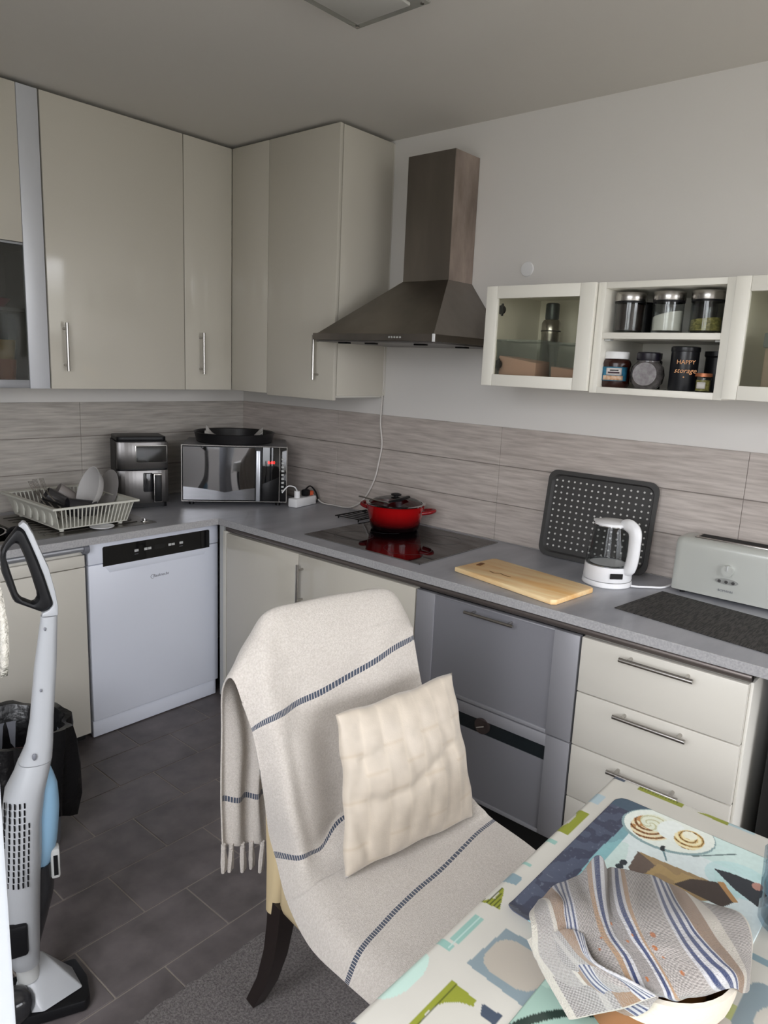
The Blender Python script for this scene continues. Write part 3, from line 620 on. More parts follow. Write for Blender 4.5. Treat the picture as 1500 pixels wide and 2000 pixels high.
# ================================================================== ITEMS ON THE WORKTOP (corner)
# microwave
a = Vector((-.583, -.291)); b_ = Vector((-.216, -.600)); wv = (b_-a); MWW = wv.length; ang = math.atan2(wv.y, wv.x)
c = thing('microwave', 'mirror-fronted microwave oven standing across the corner', 'microwave', (a.x, a.y, H), ang, world=False)
mz0, mz1 = .020, .282; dp = .33
def ob(n, mb, m, p, label=None, s=True): return obj(n, mb, m, p, s, label, world=False)
ob('casing', MB().box(0, MWW, .012, dp, mz0, mz1, .004), mat('microwave_case', '#77777a', .4, metal=.5), c)
mm = mat('mirror_glass', '#8d8d90', .035, metal=1)
dw_ = .362
def bowed(x0, x1, z0, z1, y0, depth, m, name, par):
    t = bmesh.new(); n = 12; k = 8; V = []
    for j in range(k+1):
        row = []
        for i in range(n+1):
            u = i/n; v = j/k; row.append(t.verts.new((x0+(x1-x0)*u, y0-depth*(1-(2*u-1)**2)*(1-.6*(2*v-1)**2), z0+(z1-z0)*v)))
        V.append(row)
    for j in range(k):
        for i in range(n): t.faces.new((V[j][i], V[j][i+1], V[j+1][i+1], V[j+1][i]))
    mb = MB(); mb._merge(t); return obj(name, mb, m, par, True, world=False)
dr = ob('door', MB().box(.003, dw_, -.006, .012, mz0+.003, mz1-.003, .002), M['black'], c)
bowed(.007, dw_-.03, mz0+.008, mz1-.008, -.0062, .004, mm, 'mirror_pane', dr)
ob('handle', MB().box(dw_-.026, dw_-.006, -.020, -.0065, mz0+.006, mz1-.018, .004), M['alu'], dr)
ct = ob('control_panel', MB().box(dw_+.002, MWW-.002, -.006, .012, mz0+.003, mz1-.003, .002), M['blackg'], c)
ob('trim', MB().box(.0, MWW, -.007, -.0005, mz1-.003, mz1, .0005).box(0, MWW, -.007, -.0005, mz0, mz0+.003, .0005).box(0, .003, -.007, -.0005, mz0, mz1).box(MWW-.003, MWW, -.007, -.0005, mz0, mz1).box(MWW-.036, MWW-.034, -.0078, -.0058, mz0+.003, mz1-.003), M['chrome'], c, None, False)
t_ = textobj('display_digits', '0:00', .020, M['redled'], ct, (dw_+.045, -.0068, mz1-.075), FACE_MY, .0004)
for i in range(9): ob('button', MB().box(MWW-.026, MWW-.014, -.0085, -.006, mz1-.062-.0185*i, mz1-.053-.0185*i, .001, 1), M['lgrey'], ct)
for x, y in ((.04, .03), (MWW-.04, .03), (.04, dp-.05), (MWW-.04, dp-.05)): ob('foot', MB().cyl((x, y, .0005), (x, y, mz0), .012, 12), M['black'], c)
cw = Matrix.Translation((a.x, a.y, H)) @ Matrix.Rotation(ang, 4, 'Z')
pc = cw @ Vector((MWW*.48, .185, mz1+.0005))
c = thing('round_baking_pan', 'round black baking pan on top of the microwave', 'pan', tuple(pc))
obj('pan', MB().lathe([(0, 0), (.172, 0), (.180, .004), (.190, .044), (.193, .046), (.190, .048), (.184, .044), (.174, .006), (0, .004)], tuple(pc), 48), mat('nonstick_black', '#1b1a1c', .35), c)
# baking paper
t = bmesh.new(); n = 16; V = []
for j in range(n+1):
    row = []
    for i in range(n+1):
        u, v = i/n*2-1, j/n*2-1
        q = cw.to_3x3() @ Vector((u*.135, v*.11, 0)); z = .008+.045*max(0, abs(u)-.55)**1*2+.012*math.sin(5*u+3*v)*abs(u)+.01*math.sin(9*v)*(abs(u)**2)
        if i == 0 or i == n: z += .01*math.sin(6*v)
        row.append(t.verts.new((pc.x+q.x, pc.y+q.y, pc.z+max(.006, z))))
    V.append(row)
for j in range(n):
    for i in range(n): t.faces.new((V[j][i], V[j][i+1], V[j+1][i+1], V[j+1][i]))
mb = MB(); mb._merge(t); p = obj('baking_paper', mb, M['paper']); p.modifiers.new('thickness', 'SOLIDIFY').thickness = .0008
tag(p, 'crumpled sheet of baking paper curling up inside the black pan', 'paper')
# socket strip
ang2 = math.atan2(-.045, .19)
c = thing('socket_strip', 'white socket strip with plugs beside the microwave', 'power strip', (-.208, -.662, H), R(10), world=False)
ob('case', MB().box(0, .155, 0, .05, .001, .042, .004), M['white'], c)
ob('plug', MB().box(.085, .12, .008, .042, .0425, .075, .008), M['black'], c, 'black plug')
ob('plug', MB().box(.122, .150, .010, .040, .0425, .065, .006), M['orange'], c, 'orange plug')
ob('plug', MB().cyl((.035, .025, .0425), (.035, .025, .075), .014, 14), M['white'], c, 'white plug')
ob('plug_cord', MB().tube([(.035, .025, .074), (.02, .03, .095), (-.01, .045, .10), (-.035, .06, .07)], .003, 6, 5), M['white'], c)
ob('black_cord', MB().tube([(.10, .025, .074), (.13, .02, .088), (.16, .01, .06), (.175, .005, .02), (.168, .01, .006)], .004, 6, 5), M['black'], c)

# air fryer
a = Vector((-.856, -.208)); b_ = Vector((-.647, -.286)); ang = math.atan2(b_.y-a.y, b_.x-a.x); FW = (b_-a).length
c = thing('air_fryer', 'black and steel air fryer on the worktop left of the microwave', 'air fryer', (a.x, a.y, H), ang, world=False)
fd = .185; fh = .318
def rr(x0, x1, y0, y1, r, n=4):
    P = []
    for cx, cy, a0 in ((x1-r, y1-r, 0), (x0+r, y1-r, 90), (x0+r, y0+r, 180), (x1-r, y0+r, 270)):
        for i in range(n+1): P.append((cx+r*math.cos(R(a0+90*i/n)), cy+r*math.sin(R(a0+90*i/n))))
    return P
ob('foot_ring', MB().prism(rr(.006, FW-.006, .004, fd-.004, .02), .001, .022, 'z'), M['black'], c)
ob('body', MB().prism(rr(0, FW, .012, fd, .02), .0225, fh-.02, 'z').prism(rr(.004, FW-.004, .016, fd-.004, .02), fh-.02, fh, 'z', .004), M['black'], c)
brs = mat('brushed_fryer_steel', '#6f6d6c', .30, metal=1)
def curved(x0, x1, z0, z1, bulge, m, name, par, y0=0.0):
    t = bmesh.new(); n = 14; pts = []
    for i in range(n+1):
        u = i/n; pts.append((x0+(x1-x0)*u, y0-bulge*(1-abs(2*u-1)**3)))
    pts += [(x1, .02), (x0, .02)]
    return obj(name, MB().prism(pts, z0, z1, 'z', .0008), m, par, True, world=False)
up_ = curved(.002, FW-.002, .178, fh-.022, .012, brs, 'front_top', c)
dwr = curved(.002, FW-.002, .0235, .170, .012, brs, 'drawer', c)
ob('screen_frame', MB().box(.078, FW-.008, -.0145, -.008, .205, fh-.035, .002), M['chrome'], up_)
ob('screen', MB().box(.081, FW-.011, -.0155, -.0145, .208, fh-.038), M['blackg'], up_, 'black touch screen', False)
hd = ob('handle_frame', MB().box(.148, .185, -.048, -.036, .030, .160, .004), M['chrome'], dwr)
ob('handle', MB().box(.150, .183, -.050, -.012, .034, .156, .004), M['black'], hd)
ob('handle_base', MB().box(.110, .149, -.020, -.010, .075, .160, .004), M['smoke'], dwr)

# dish rack
c = thing('dish_rack', 'cream plastic dish rack on the drainer', 'dish rack', (-1.12, -.32, H+.004))
rx0, rx1, ry0, ry1, rz = -1.292, -.955, -.540, -.095, .948
bx0, bx1, by0, by1, bz = -1.262, -.983, -.508, -.125, .862
pl = mat('ivory_plastic', '#c9c8bd', .4)
def frame4(pts, r, flat=.5):
    mb = MB(); n = len(pts)
    for i in range(n): mb.tube([pts[i], pts[(i+1) % n]], r, 8, flat=flat); mb.sphere(pts[i], r*.98, seg=8)
    return mb
t = bmesh.new()
def quad(pts): t.faces.new([t.verts.new(p) for p in pts])
o_ = [(rx0-.006, ry0-.006), (rx1+.006, ry0-.006), (rx1+.006, ry1+.006), (rx0-.006, ry1+.006)]; i_ = [(rx0+.016, ry0+.016), (rx1-.016, ry0+.016), (rx1-.016, ry1-.016), (rx0+.016, ry1-.016)]
mb = MB()
for k in range(4):
    A, B = o_[k], o_[(k+1) % 4]; Ci, Di = i_[(k+1) % 4], i_[k]
    mb.hull([(*A, rz-.008), (*B, rz-.008), (*A, rz), (*B, rz), (*Ci, rz-.003), (*Di, rz-.003), (*Ci, rz-.006), (*Di, rz-.006)])
obj('rim', mb, pl, c)
def rib(par, p0, p1, r=.0022): return obj('rib', MB().tube([p0, p1], r, 6), pl, par)
for i in range(18):
    u = (i+1.2)/19.2
    xt = rx0+.012+(rx1-rx0-.024)*u; xb = bx0+(bx1-bx0)*u
    obj('rib', MB().tube([(xt, ry0+.008, rz-.005), (xb, by0, bz)], .0026, 6), pl, c)
    obj('rib', MB().tube([(xt, ry1-.008, rz-.005), (xb, by1, bz)], .0026, 6), pl, c)
mb = MB()
mb.hull([(rx0+.008, ry0+.008, rz-.005), (rx0+.008, ry1-.008, rz-.005), (bx0, by0, bz), (bx0, by1, bz), (rx0+.011, ry0+.008, rz-.005), (rx0+.011, ry1-.008, rz-.005), (bx0+.003, by0, bz), (bx0+.003, by1, bz)])
obj('side_wall', mb, pl, c)
obj('side_wall', MB().hull([(rx1-.008, ry0+.008, rz-.005), (rx1-.008, ry1-.008, rz-.005), (bx1, by0, bz), (bx1, by1, bz), (rx1-.011, ry0+.008, rz-.005), (rx1-.011, ry1-.008, rz-.005), (bx1-.003, by0, bz), (bx1-.003, by1, bz)]), pl, c)
for y in (-.47, -.41, -.35, -.29, -.23, -.17): obj('side_rib', MB().box(bx0-.016, bx0-.006, y-.016, y+.016, bz+.010, bz+.064, .005), pl, c)
mb = MB(); mb.box(bx0, bx1, by0, by1, bz-.004, bz, .001); obj('base_grid', mb, pl, c)
for x, y in ((bx0+.02, by0+.02), (bx1-.02, by0+.02), (bx0+.02, by1-.02), (bx1-.02, by1-.02)): obj('foot', MB().cyl((x, y, H+.0062), (x, y, bz-.004), .009, 10), pl, c)
# drip saucer at the front under the rack
tag(obj('saucer', MB().lathe([(0, 0), (.034, 0), (.046, .006), (.046, .008), (.03, .003), (0, .002)], (-1.095, -.515, H+.0042)), M['white']), 'white saucer rim peeking out under the dish rack', 'saucer')
# crockery standing in the rack
def tilt(x, y, z, rx, rz_): return Matrix.Translation((x, y, z)) @ Matrix.Rotation(rz_, 4, 'Z') @ Matrix.Rotation(rx, 4, 'Y')
pw = mat('white_china', '#cdcbca', .25); pg = mat('grey_china', '#8e8b8a', .25)
q = MB(); q.lathe([(0, 0), (.035, 0), (.07, .018), (.094, .048), (.0955, .050), (.092, .050), (.067, .021), (.033, .004), (0, .004)], (0, 0, 0), 36, mtx=tilt(-1.020, -.36, .956, R(-70), R(-6)))
tag(obj('bowl', q, pw), 'white bowl standing on its side in the dish rack', 'bowl')
q = MB(); q.lathe([(0, 0), (.05, 0), (.09, .010), (.0915, .012), (.088, .013), (.05, .003), (0, .003)], (0, 0, 0), 36, mtx=tilt(-.962, -.335, .950, R(-72), R(-4)))
tag(obj('plate', q, pg), 'grey-green plate standing behind the white bowl', 'plate')
def drink(x0, y0, z0, x1, y1, z1, r, name, label, cat, m):
    A, B = Vector((x0, y0, z0)), Vector((x1, y1, z1)); d = B-A; h = d.length
    q = MB(); q.lathe([(0, 0), (r*.8, 0), (r, h), (r*.93, h), (r*.72, .004), (0, .004)], (0, 0, 0), 24, mtx=Matrix.Translation(A) @ d.to_track_quat('Z', 'Y').to_matrix().to_4x4())
    return tag(obj(name, q, m), label, cat)
smk = glassmat('smoked_glass', '#8c8a8e', .12, .05, haze=.45, hazecol='#4a484c')
drink(-1.07, -.42, .905, -1.175, -.40, .918, .038, 'drinking_glass', 'dark tumbler lying at the front of the dish rack', 'glass', smk)
drink(-1.12, -.27, .905, -1.19, -.25, .945, .036, 'mug', 'dark grey mug with its opening up towards the forks', 'mug', mat('charcoal_china', '#3e3c3d', .3))
drink(-1.055, -.22, .905, -1.12, -.20, .950, .036, 'mug', 'pale mug at the back of the dish rack beside the bowl', 'mug', mat('pale_china', '#8f8884', .3))
for i, (dx, dy, lbl) in enumerate(((0, 0, 'fork with tines up at the left end of the dish rack, leftmost'), (.022, .012, 'fork with tines up at the left end of the dish rack, middle one'), (.042, -.004, 'fork with tines up at the left end of the dish rack, nearest the mugs'))):
    q = MB(); bx, by = -1.252+dx, -.33+dy; q.tube([(bx+.03, by-.10, .880), (bx, by-.01, .955), (bx-.004, by+.02, .978)], .003, 6, 4)
    for k in range(4): q.tube([(bx-.004+(k-1.5)*.0035, by+.02, .975), (bx-.006+(k-1.5)*.0048, by+.035, .995), (bx-.006+(k-1.5)*.0048, by+.055, 1.012+.004*i)], .0011, 5, 3)
    tag(obj('fork', q, M['chrome']), lbl, 'fork', 'forks in the dish rack')
q = MB(); q.tube([(-1.235, -.34, .948), (-1.20, -.42, .93), (-1.16, -.48, .885)], .007, 8, 4, flat=.6)
tag(obj('knife', q, M['black']), 'black-handled knife slanting into the front of the dish rack', 'knife')
# sink
c = thing('sink', 'stainless steel sink with ribbed drainer left in the worktop', 'sink', (-1.35, -.31, H-.15))
st = mat('sink_steel', '#8d8a86', .3, metal=1)
mb = MB(); z0, z1 = H+.0004, H+.003
mb.box(BX1+.0, -.873, -.545, -.075, z0, z1); mb.box(BX0-.06, BX0, -.545, -.075, z0, z1); mb.box(BX0, BX1, -.545, BY0, z0, z1); mb.box(BX0, BX1, BY1, -.075, z0, z1)
dnr = obj('drainer', mb, st, c, False)
for i in range(9): obj('rib', MB().box(-1.31, -.93, -.495+i*.045, -.485+i*.045, z1, z1+.003, .0012, 1), st, dnr)
mb = MB(); e = .0015
for x0, x1, y0, y1, za, zb in ((BX0+.0005, BX0+.0025, BY0+.003, BY1-.003, H-.15, H), (BX1-.0025, BX1-.0005, BY0+.003, BY1-.003, H-.15, H), (BX0+.0005, BX1-.0005, BY0+.0005, BY0+.0025, H-.15, H), (BX0+.0005, BX1-.0005, BY1-.0025, BY1-.0005, H-.15, H), (BX0+.0005, BX1-.0005, BY0+.0005, BY1-.0005, H-.152, H-.15)): mb.box(x0, x1, y0, y1, za, zb)
obj('basin', mb, st, c, False)
obj('waste_button', MB().lathe([(0, .003), (.015, .003), (.014, .006), (.007, .007), (.006, .016), (0, .017)], (-.905, -.505, H)), M['mirror'], c)
c = thing('steel_pan', 'steel pan standing in the sink behind the vacuum handle', 'pan', (-1.53, -.33, H-.149))
obj('pan', MB().lathe([(0, 0), (.12, 0), (.13, .01), (.14, .158), (.143, .160), (.136, .160), (.125, .012), (0, .006)], (-1.53, -.33, H-.149), 32), M['mirror'], c)
obj('handle', MB().tube([(-1.41, -.38, H-.01), (-1.385, -.40, H+.02), (-1.36, -.45, H+.03)], .008, 8, 4), M['black'], c)

# ================================================================== ITEMS ON THE WORKTOP (right)
c = tag(obj('cutting_board', MB().prism([(-.517, -1.791), (-.505, -1.7935), (-.325, -1.814), (-.310, -1.826), (-.366, -2.212), (-.378, -2.226), (-.580, -2.206), (-.592, -2.192)], H+.0006, H+.0170, 'z', .003), M['wood']), 'worn maple cutting board at the front of the worktop', 'cutting board')
q = MB(); q.tube([(-.405, -1.83, H+.0178), (-.44, -1.834, H+.0178)], .0085, 10, flat=.12)
g1 = obj('hand_groove', q, mat('dark_wood_groove', '#6e451f', .6)); g1.parent = c; g1.location = -c.location
q = MB(); q.tube([(-.470, -1.900, H+.0177), (-.480, -1.925, H+.0177), (-.468, -1.94, H+.0177), (-.478, -1.965, H+.0177), (-.476, -1.985, H+.0177)], .002, 6, 4, flat=.15)
g1 = obj('knife_mark', q, bpy.data.materials['dark_wood_groove']); g1.parent = c; g1.location = -c.location
# woven mat
ux = Vector((-.121, -.993, 0)); vx = Vector((.991, -.13, 0)).normalized(); p0 = Vector((-.471, -2.338, H+.0005))
q = MB(); q.prism([(p0+ux*a+vx*b).to_2d()[:] for a, b in ((0, 0), (0, .285), (.46, .285), (.46, 0))], H+.0005, H+.0025, 'z')
wm = tag(obj('woven_placemat', q, M['woven'], None, False), 'dark grey woven placemat on the worktop in front of the toaster', 'placemat')
# leaning tray
c = thing('baking_tray', 'grey baking tray with rows of pale dots leaning on the splashback', 'tray', (-.06, -2.065, H), 0, world=False)
TW, TH = .415, .322
lean = Matrix.Rotation(R(7.5), 4, 'Y')
def rr2(w_, h, r, n=6):
    P = []
    for cx, cy, a0 in ((w_/2-r, h-r, 0), (-w_/2+r, h-r, 90), (-w_/2+r, r, 180), (w_/2-r, r, 270)):
        for i in range(n+1): P.append((cx+r*math.cos(R(a0+90*i/n)), cy+r*math.sin(R(a0+90*i/n))))
    return P
P0 = rr2(TW, TH, .035); P1 = [(x*.93, .5*TH+(z-.5*TH)*.91) for x, z in P0]; P2 = [(x*.90, .5*TH+(z-.5*TH)*.875) for x, z in P0]
t = bmesh.new()
R0 = [t.verts.new((-.012, y, z)) for y, z in P0]; R0b = [t.verts.new((-.008, y*1.004, z)) for y, z in P0]; R1 = [t.verts.new((-.012, y, z)) for y, z in P1]; R2 = [t.verts.new((.002, y, z)) for y, z in P2]; n = len(P0)
for A, B in ((R0b, R0), (R0, R1), (R1, R2)):
    for i in range(n): t.faces.new((A[i], A[(i+1) % n], B[(i+1) % n], B[i]))
t.faces.new(R2); bmesh.ops.recalc_face_normals(t, faces=t.faces)
mb = MB(); mb._merge(t, Matrix.Translation((0, 0, .002)) @ lean); o = obj('tray', mb, M['traym'], c, world=False); o.modifiers.new('thickness', 'SOLIDIFY').thickness = .0012
mb = MB(); md = Matrix.Translation((0, 0, .002)) @ lean
for i in range(16):
    for j in range(12):
        y = -.1775+.0237*i; z = .040+.0222*j
        p = md @ Vector((.001, y, z)); q2 = md @ Vector((-.0012, y, z)); mb.cyl(p, q2, .0036, 8)
ds = ob('dots', mb, M['tray_dot'], c, 'pale round dots'); ds['kind'] = 'stuff'
# kettle
kx_, ky_ = -.232, -2.205
c = thing('kettle', 'white and glass electric kettle in front of the baking tray', 'kettle', (kx_, ky_, H))
obj('base_plate', MB().lathe([(0, .001), (.078, .001), (.080, .004), (.078, .018), (0, .019)], (kx_, ky_, H), 36), M['white'], c)
obj('lower_body', MB().lathe([(0, .020), (.076, .020), (.0775, .024), (.075, .068), (0, .069)], (kx_, ky_, H), 36), M['white'], c)
obj('glass', MB().lathe([(.0745, .0695), (.072, .10), (.064, .15), (.056, .192), (.054, .198)], (kx_, ky_, H), 36), M['kglass'], c)
obj('lid', MB().lathe([(.0, .213), (.045, .211), (.054, .206), (.056, .199), (.0, .198)], (kx_, ky_, H), 32).hull([(kx_-.02, ky_+.045, H+.198), (kx_+.02, ky_+.045, H+.198), (kx_, ky_+.066, H+.200), (kx_-.02, ky_+.045, H+.209), (kx_+.02, ky_+.045, H+.209), (kx_, ky_+.066, H+.208)]), M['white'], c)
hx, hy = -.28, -.96
def kp(d, z): return (kx_+hx*d, ky_+hy*d, H+z)
obj('handle', MB().tube([kp(.042, .206), kp(.068, .206), kp(.090, .190), kp(.094, .15), kp(.092, .10), kp(.084, .068), kp(.070, .060)], .013, 12, 5, rs=[.012, .017, .017, .016, .016, .016, .012], flat=1.3), M['white'], c)
obj('badge', MB().box(-.021, .021, -.0015, .0015, -.009, .009, .001, 1, mtx=Matrix.Translation((kx_-.055, ky_-.054, H+.043)) @ Matrix.Rotation(R(-45), 4, 'Z')), M['dark'], c, True, 'small dark badge')
mb = MB(); mb.lathe([(.06, .0702), (.0730, .0702), (.0730, .0712), (.06, .0712)], (kx_, ky_, H), 32); mb.lathe([(.0555, .196), (.0573, .196), (.0573, .199), (.0555, .199)], (kx_, ky_, H), 32)
obj('steel_ring', mb, M['mirror'], c)
tag(obj('kettle_cable', MB().tube([(kx_-.0, ky_-.082, H+.008), (-.215, -2.305, H+.006), (-.185, -2.335, H+.0055), (-.16, -2.362, H+.0055), (-.10, -2.372, H+.0055), (-.03, -2.372, H+.0055)], .0035, 8, 5), M['white']), 'white cable running from the kettle towards the toaster', 'cable')
# toaster
c = thing('toaster', 'long matt silver-white toaster at the right end of the worktop', 'toaster', (-.10, -2.6, H))
ty0, ty1 = -2.80, -2.388; tx0, tx1 = -.158, -.028
tm = mat('toaster_satin', '#b9bbb5', .32, metal=.15)
def side_prof(z, k): return
mb = MB()
prof2 = []
n = 6
pts = [(tx0, .012), (tx0+.004, .15)]
for i in range(n+1):
    a = R(180-90*i/n); pts.append((tx0+.028+.024*math.cos(a), .160+.022*math.sin(a)))
for i in range(n+1):
    a = R(90-90*i/n); pts.append((tx1-.028+.024*math.cos(a), .160+.022*math.sin(a)))
pts += [(tx1, .012)]
# shell in sections along y with rounded ends
secs = [(ty1, .90), (ty1-.006, .97), (ty1-.02, 1.0), (ty0+.02, 1.0), (ty0+.006, .97), (ty0, .90)]
t = bmesh.new(); rings = []
for y, k in secs:
    rings.append([t.verts.new(((tx0+tx1)/2+(x-(tx0+tx1)/2)*k, y, H+.012+(z-.012)*(k*.35+.65))) for x, z in pts])
for A, B in zip(rings, rings[1:]):
    for i in range(len(pts)-1): t.faces.new((A[i], A[i+1], B[i+1], B[i]))
    t.faces.new((A[-1], A[0], B[0], B[-1]))
t.faces.new(rings[0]); t.faces.new(rings[-1][::-1]); bmesh.ops.recalc_face_normals(t, faces=t.faces)
mb._merge(t); bd = obj('shell', mb, tm, c)
obj('slot_frame', MB().box(tx0+.032, tx1-.03, ty0+.03, ty1-.045, H+.180, H+.1855, .002), M['chrome'], c)
obj('slot', MB().box(tx0+.042, tx1-.040, ty0+.035, ty1-.055, H+.1856, H+.1862), M['dark'], c, False, 'dark bread slot')
kn = obj('dial', MB().cyl((tx0+.003, -2.553, H+.103), (tx0-.010, -2.553, H+.103), .0175, 28), tm, c)
obj('dial_pointer', MB().box(tx0-.0135, tx0-.0095, -2.555, -2.551, H+.103, H+.120, .0008, 1), M['lgrey'], kn)
pn = obj('button_strip', MB().prism([(-2.553+.034*math.cos(R(a))*(1 if abs(math.cos(R(a))) > 2 else 1), H+.068+.009*math.sin(R(a))) for a in range(0, 360, 20)], tx0+.0005, tx0-.001, 'x'), mat('strip_grey', '#8e8f8b', .4), c)
for y in (-2.533, -2.553, -2.573): obj('button', MB().cyl((tx0-.0011, y, H+.068), (tx0-.005, y, H+.068), .005, 14), M['mirror'], pn)
textobj('logo', 'BOMANN', .010, M['grey'], c, (tx0-.0006, -2.553, H+.038), FACE_MX, .0003)
for y in (ty0+.04, ty1-.03):
    for x in (tx0+.025, tx1-.025): obj('foot', MB().cyl((x, y, H+.0005), (x, y, H+.0125), .008, 10), M['black'], c)

# ================================================================== CEILING LAMP
c = thing('ceiling_lamp', 'flat square glass ceiling lamp at the top edge', 'lamp', (-1.04, -1.76, C))
fg = mat('frosted_lamp_glass', '#b9b8b2', .4)
obj('base', MB().box(-1.12, -.96, -1.84, -1.68, C-.032, C-.0005, .006), M['white'], c)
obj('glass_plate', MB().box(-1.165, -.915, -1.885, -1.635, C-.040, C-.034, .002), glassmat('lamp_plate', '#c9cfca', .15, .1, haze=.5, hazecol='#bdbbb5'), c)
obj('shade', MB().box(-1.13, -.95, -1.85, -1.67, C-.050, C-.0405, .004), fg, c)
for x, y in ((-1.15, -1.65), (-.93, -1.65), (-1.15, -1.87), (-.93, -1.87)): obj('holder', MB().cyl((x, y, C-.043), (x, y, C-.0005), .005, 10), M['chrome'], c)

# ================================================================== RUG, TABLE, CLOTH
mb = MB(); t = bmesh.new()
rxa, rxb, rya, ryb = -2.95, -.75, -3.6, -1.842
n = 160; top = []
edge = [(rxa+(rxb-rxa)*i/n, ryb+random.uniform(-.004, .004)) for i in range(n+1)]
out = [(rxb, rya), (rxa, rya)] + edge
mb.prism(out[::-1], .0006, .011, 'z')
tag(obj('rug', mb, M['rug'], None, False), 'grey short-pile rug under the table and chair', 'rug')
TX0, TX1, TY0, TY1, TZ = -2.30, -1.163, -3.40, -2.660, .729
c = thing('dining_table', 'dining table under the patterned oilcloth in the right foreground', 'table', ((TX0+TX1)/2, (TY0+TY1)/2, .011))
obj('tabletop', MB().box(TX0, TX1, TY0, TY1, TZ-.028, TZ-.0015, .003), M['legwood'], c)
obj('apron', MB().box(TX0+.06, TX1-.06, TY0+.05, TY1-.05, TZ-.10, TZ-.0285), M['legwood'], c)
for x in (TX0+.07, TX1-.07):
    for y in (TY0+.06, TY1-.06): obj('leg', MB().box(x-.025, x+.025, y-.025, y+.025, .0115, TZ-.101, .004), M['legwood'], c)

def inpoly(X, Y, P):
    r = np.zeros(X.shape, bool); n = len(P)
    for i in range(n):
        (x0, y0), (x1, y1) = P[i], P[(i+1) % n]
        if y0 == y1: continue
        k = ((y0 > Y) != (y1 > Y)) & (X < (x1-x0)*(Y-y0)/(y1-y0)+x0); r ^= k
    return r
def ell(X, Y, cx, cy, rx, ry, a=0, p=2):
    ca, sa = math.cos(R(a)), math.sin(R(a)); u = ((X-cx)*ca+(Y-cy)*sa)/rx; v = (-(X-cx)*sa+(Y-cy)*ca)/ry
    return np.abs(u)**p+np.abs(v)**p < 1
def put(Cc, mask, h, a=1.0):
    Cc[mask] = Cc[mask]*(1-a)+np.array(lin(h))*a
def vnoise(X, Y, s, seed=0):
    rs = np.random.RandomState(seed); g = rs.rand(64, 64); u = (X*s) % 63; v = (Y*s) % 63
    i = np.floor(u).astype(int); j = np.floor(v).astype(int); fu = u-i; fv = v-j; fu = fu*fu*(3-2*fu); fv = fv*fv*(3-2*fv)
    i2 = (i+1) % 64; j2 = (j+1) % 64
    return g[i, j]*(1-fu)*(1-fv)+g[i2, j]*fu*(1-fv)+g[i, j2]*(1-fu)*fv+g[i2, j2]*fu*fv
def gridobj(name, P, colors, m, uv=None):
    """P (nj, ni, 3) points -> mesh with a colour attribute 'print' and optional uv"""
    nj, ni = P.shape[:2]; me = bpy.data.meshes.new(name)
    idx = np.arange(nj*ni).reshape(nj, ni)
    F = np.stack([idx[:-1, :-1], idx[:-1, 1:], idx[1:, 1:], idx[1:, :-1]], -1).reshape(-1, 4)
    me.vertices.add(nj*ni); me.vertices.foreach_set('co', P.reshape(-1).astype(np.float32))
    me.loops.add(F.size); me.loops.foreach_set('vertex_index', F.reshape(-1).astype(np.int32))
    me.polygons.add(len(F)); me.polygons.foreach_set('loop_start', (np.arange(len(F))*4).astype(np.int32)); me.polygons.foreach_set('loop_total', np.full(len(F), 4, np.int32))
    me.polygons.foreach_set('use_smooth', np.ones(len(F), bool)); me.update(calc_edges=True)
    if colors is not None:
        a = me.color_attributes.new('print', 'FLOAT_COLOR', 'POINT'); ca = np.ones((nj*ni, 4), np.float32); ca[:, :3] = colors.reshape(-1, 3); a.data.foreach_set('color', ca.reshape(-1))
    if uv is not None:
        ul = me.uv_layers.new(name='uv'); ul.data.foreach_set('uv', uv.reshape(-1, 2)[F.reshape(-1)].astype(np.float32).reshape(-1))
    me.materials.append(m); o = bpy.data.objects.new(name, me); COL.objects.link(o); return o
# tablecloth (oilcloth) with retro print; s,t are flat cloth coordinates
dropL = .13; e = .012; rad = .010
CX0, CX1, CY0, CY1 = TX0-.006, TX1+.008, TY0-.006, TY1+.008
stp = .0019
xs = np.arange(CX0-dropL, CX1+dropL, stp); ys = np.arange(CY0-dropL, CY1+dropL, stp)
XX, YY = np.meshgrid(xs, ys)
def fold(v, lo, hi):
    """flat coordinate -> (position, drop) with a rounded edge of radius rad"""
    pos = v.copy(); dr = np.zeros_like(v)
    for side, lim in ((1, hi), (-1, lo)):
        d = side*(v-lim)+rad; k = d > 0; a = np.clip(d/rad, 0, math.pi/2)
        pos = np.where(k, lim-side*rad+side*rad*np.sin(a), pos); dr = np.where(k, rad*(1-np.cos(a))+np.maximum(0, d-rad*math.pi/2), dr)
    return pos, dr
px_, dx_ = fold(XX, CX0, CX1); py_, dy_ = fold(YY, CY0, CY1)
drp = np.maximum(dx_, dy_)+.25*np.minimum(dx_, dy_)
Z = TZ+.0008-drp+.0003*vnoise(XX, YY, 9, 3)
wv_ = np.clip(drp/.1, 0, 1)*.006
py_ = py_+np.where(dy_ > 0, wv_*np.sin(XX*22), 0)*1; px_ = px_+np.where(dx_ > 0, wv_*np.sin(YY*25), 0)
Cc = np.ones(XX.shape+(3,))*np.array(lin('#c8c5bc')); Cc *= (.97+.05*vnoise(XX, YY, 30, 1))[..., None]
OL, TE, MI, GB, NA = '#8c9236', '#8fb5ab', '#bcd6cb', '#8298a0', '#46505f'
def rect(x0, x1, y0, y1, h, a=1): put(Cc, (XX > x0) & (XX < x1) & (YY > y0) & (YY < y1), h, a)
cl = lin('#c8c5bc')
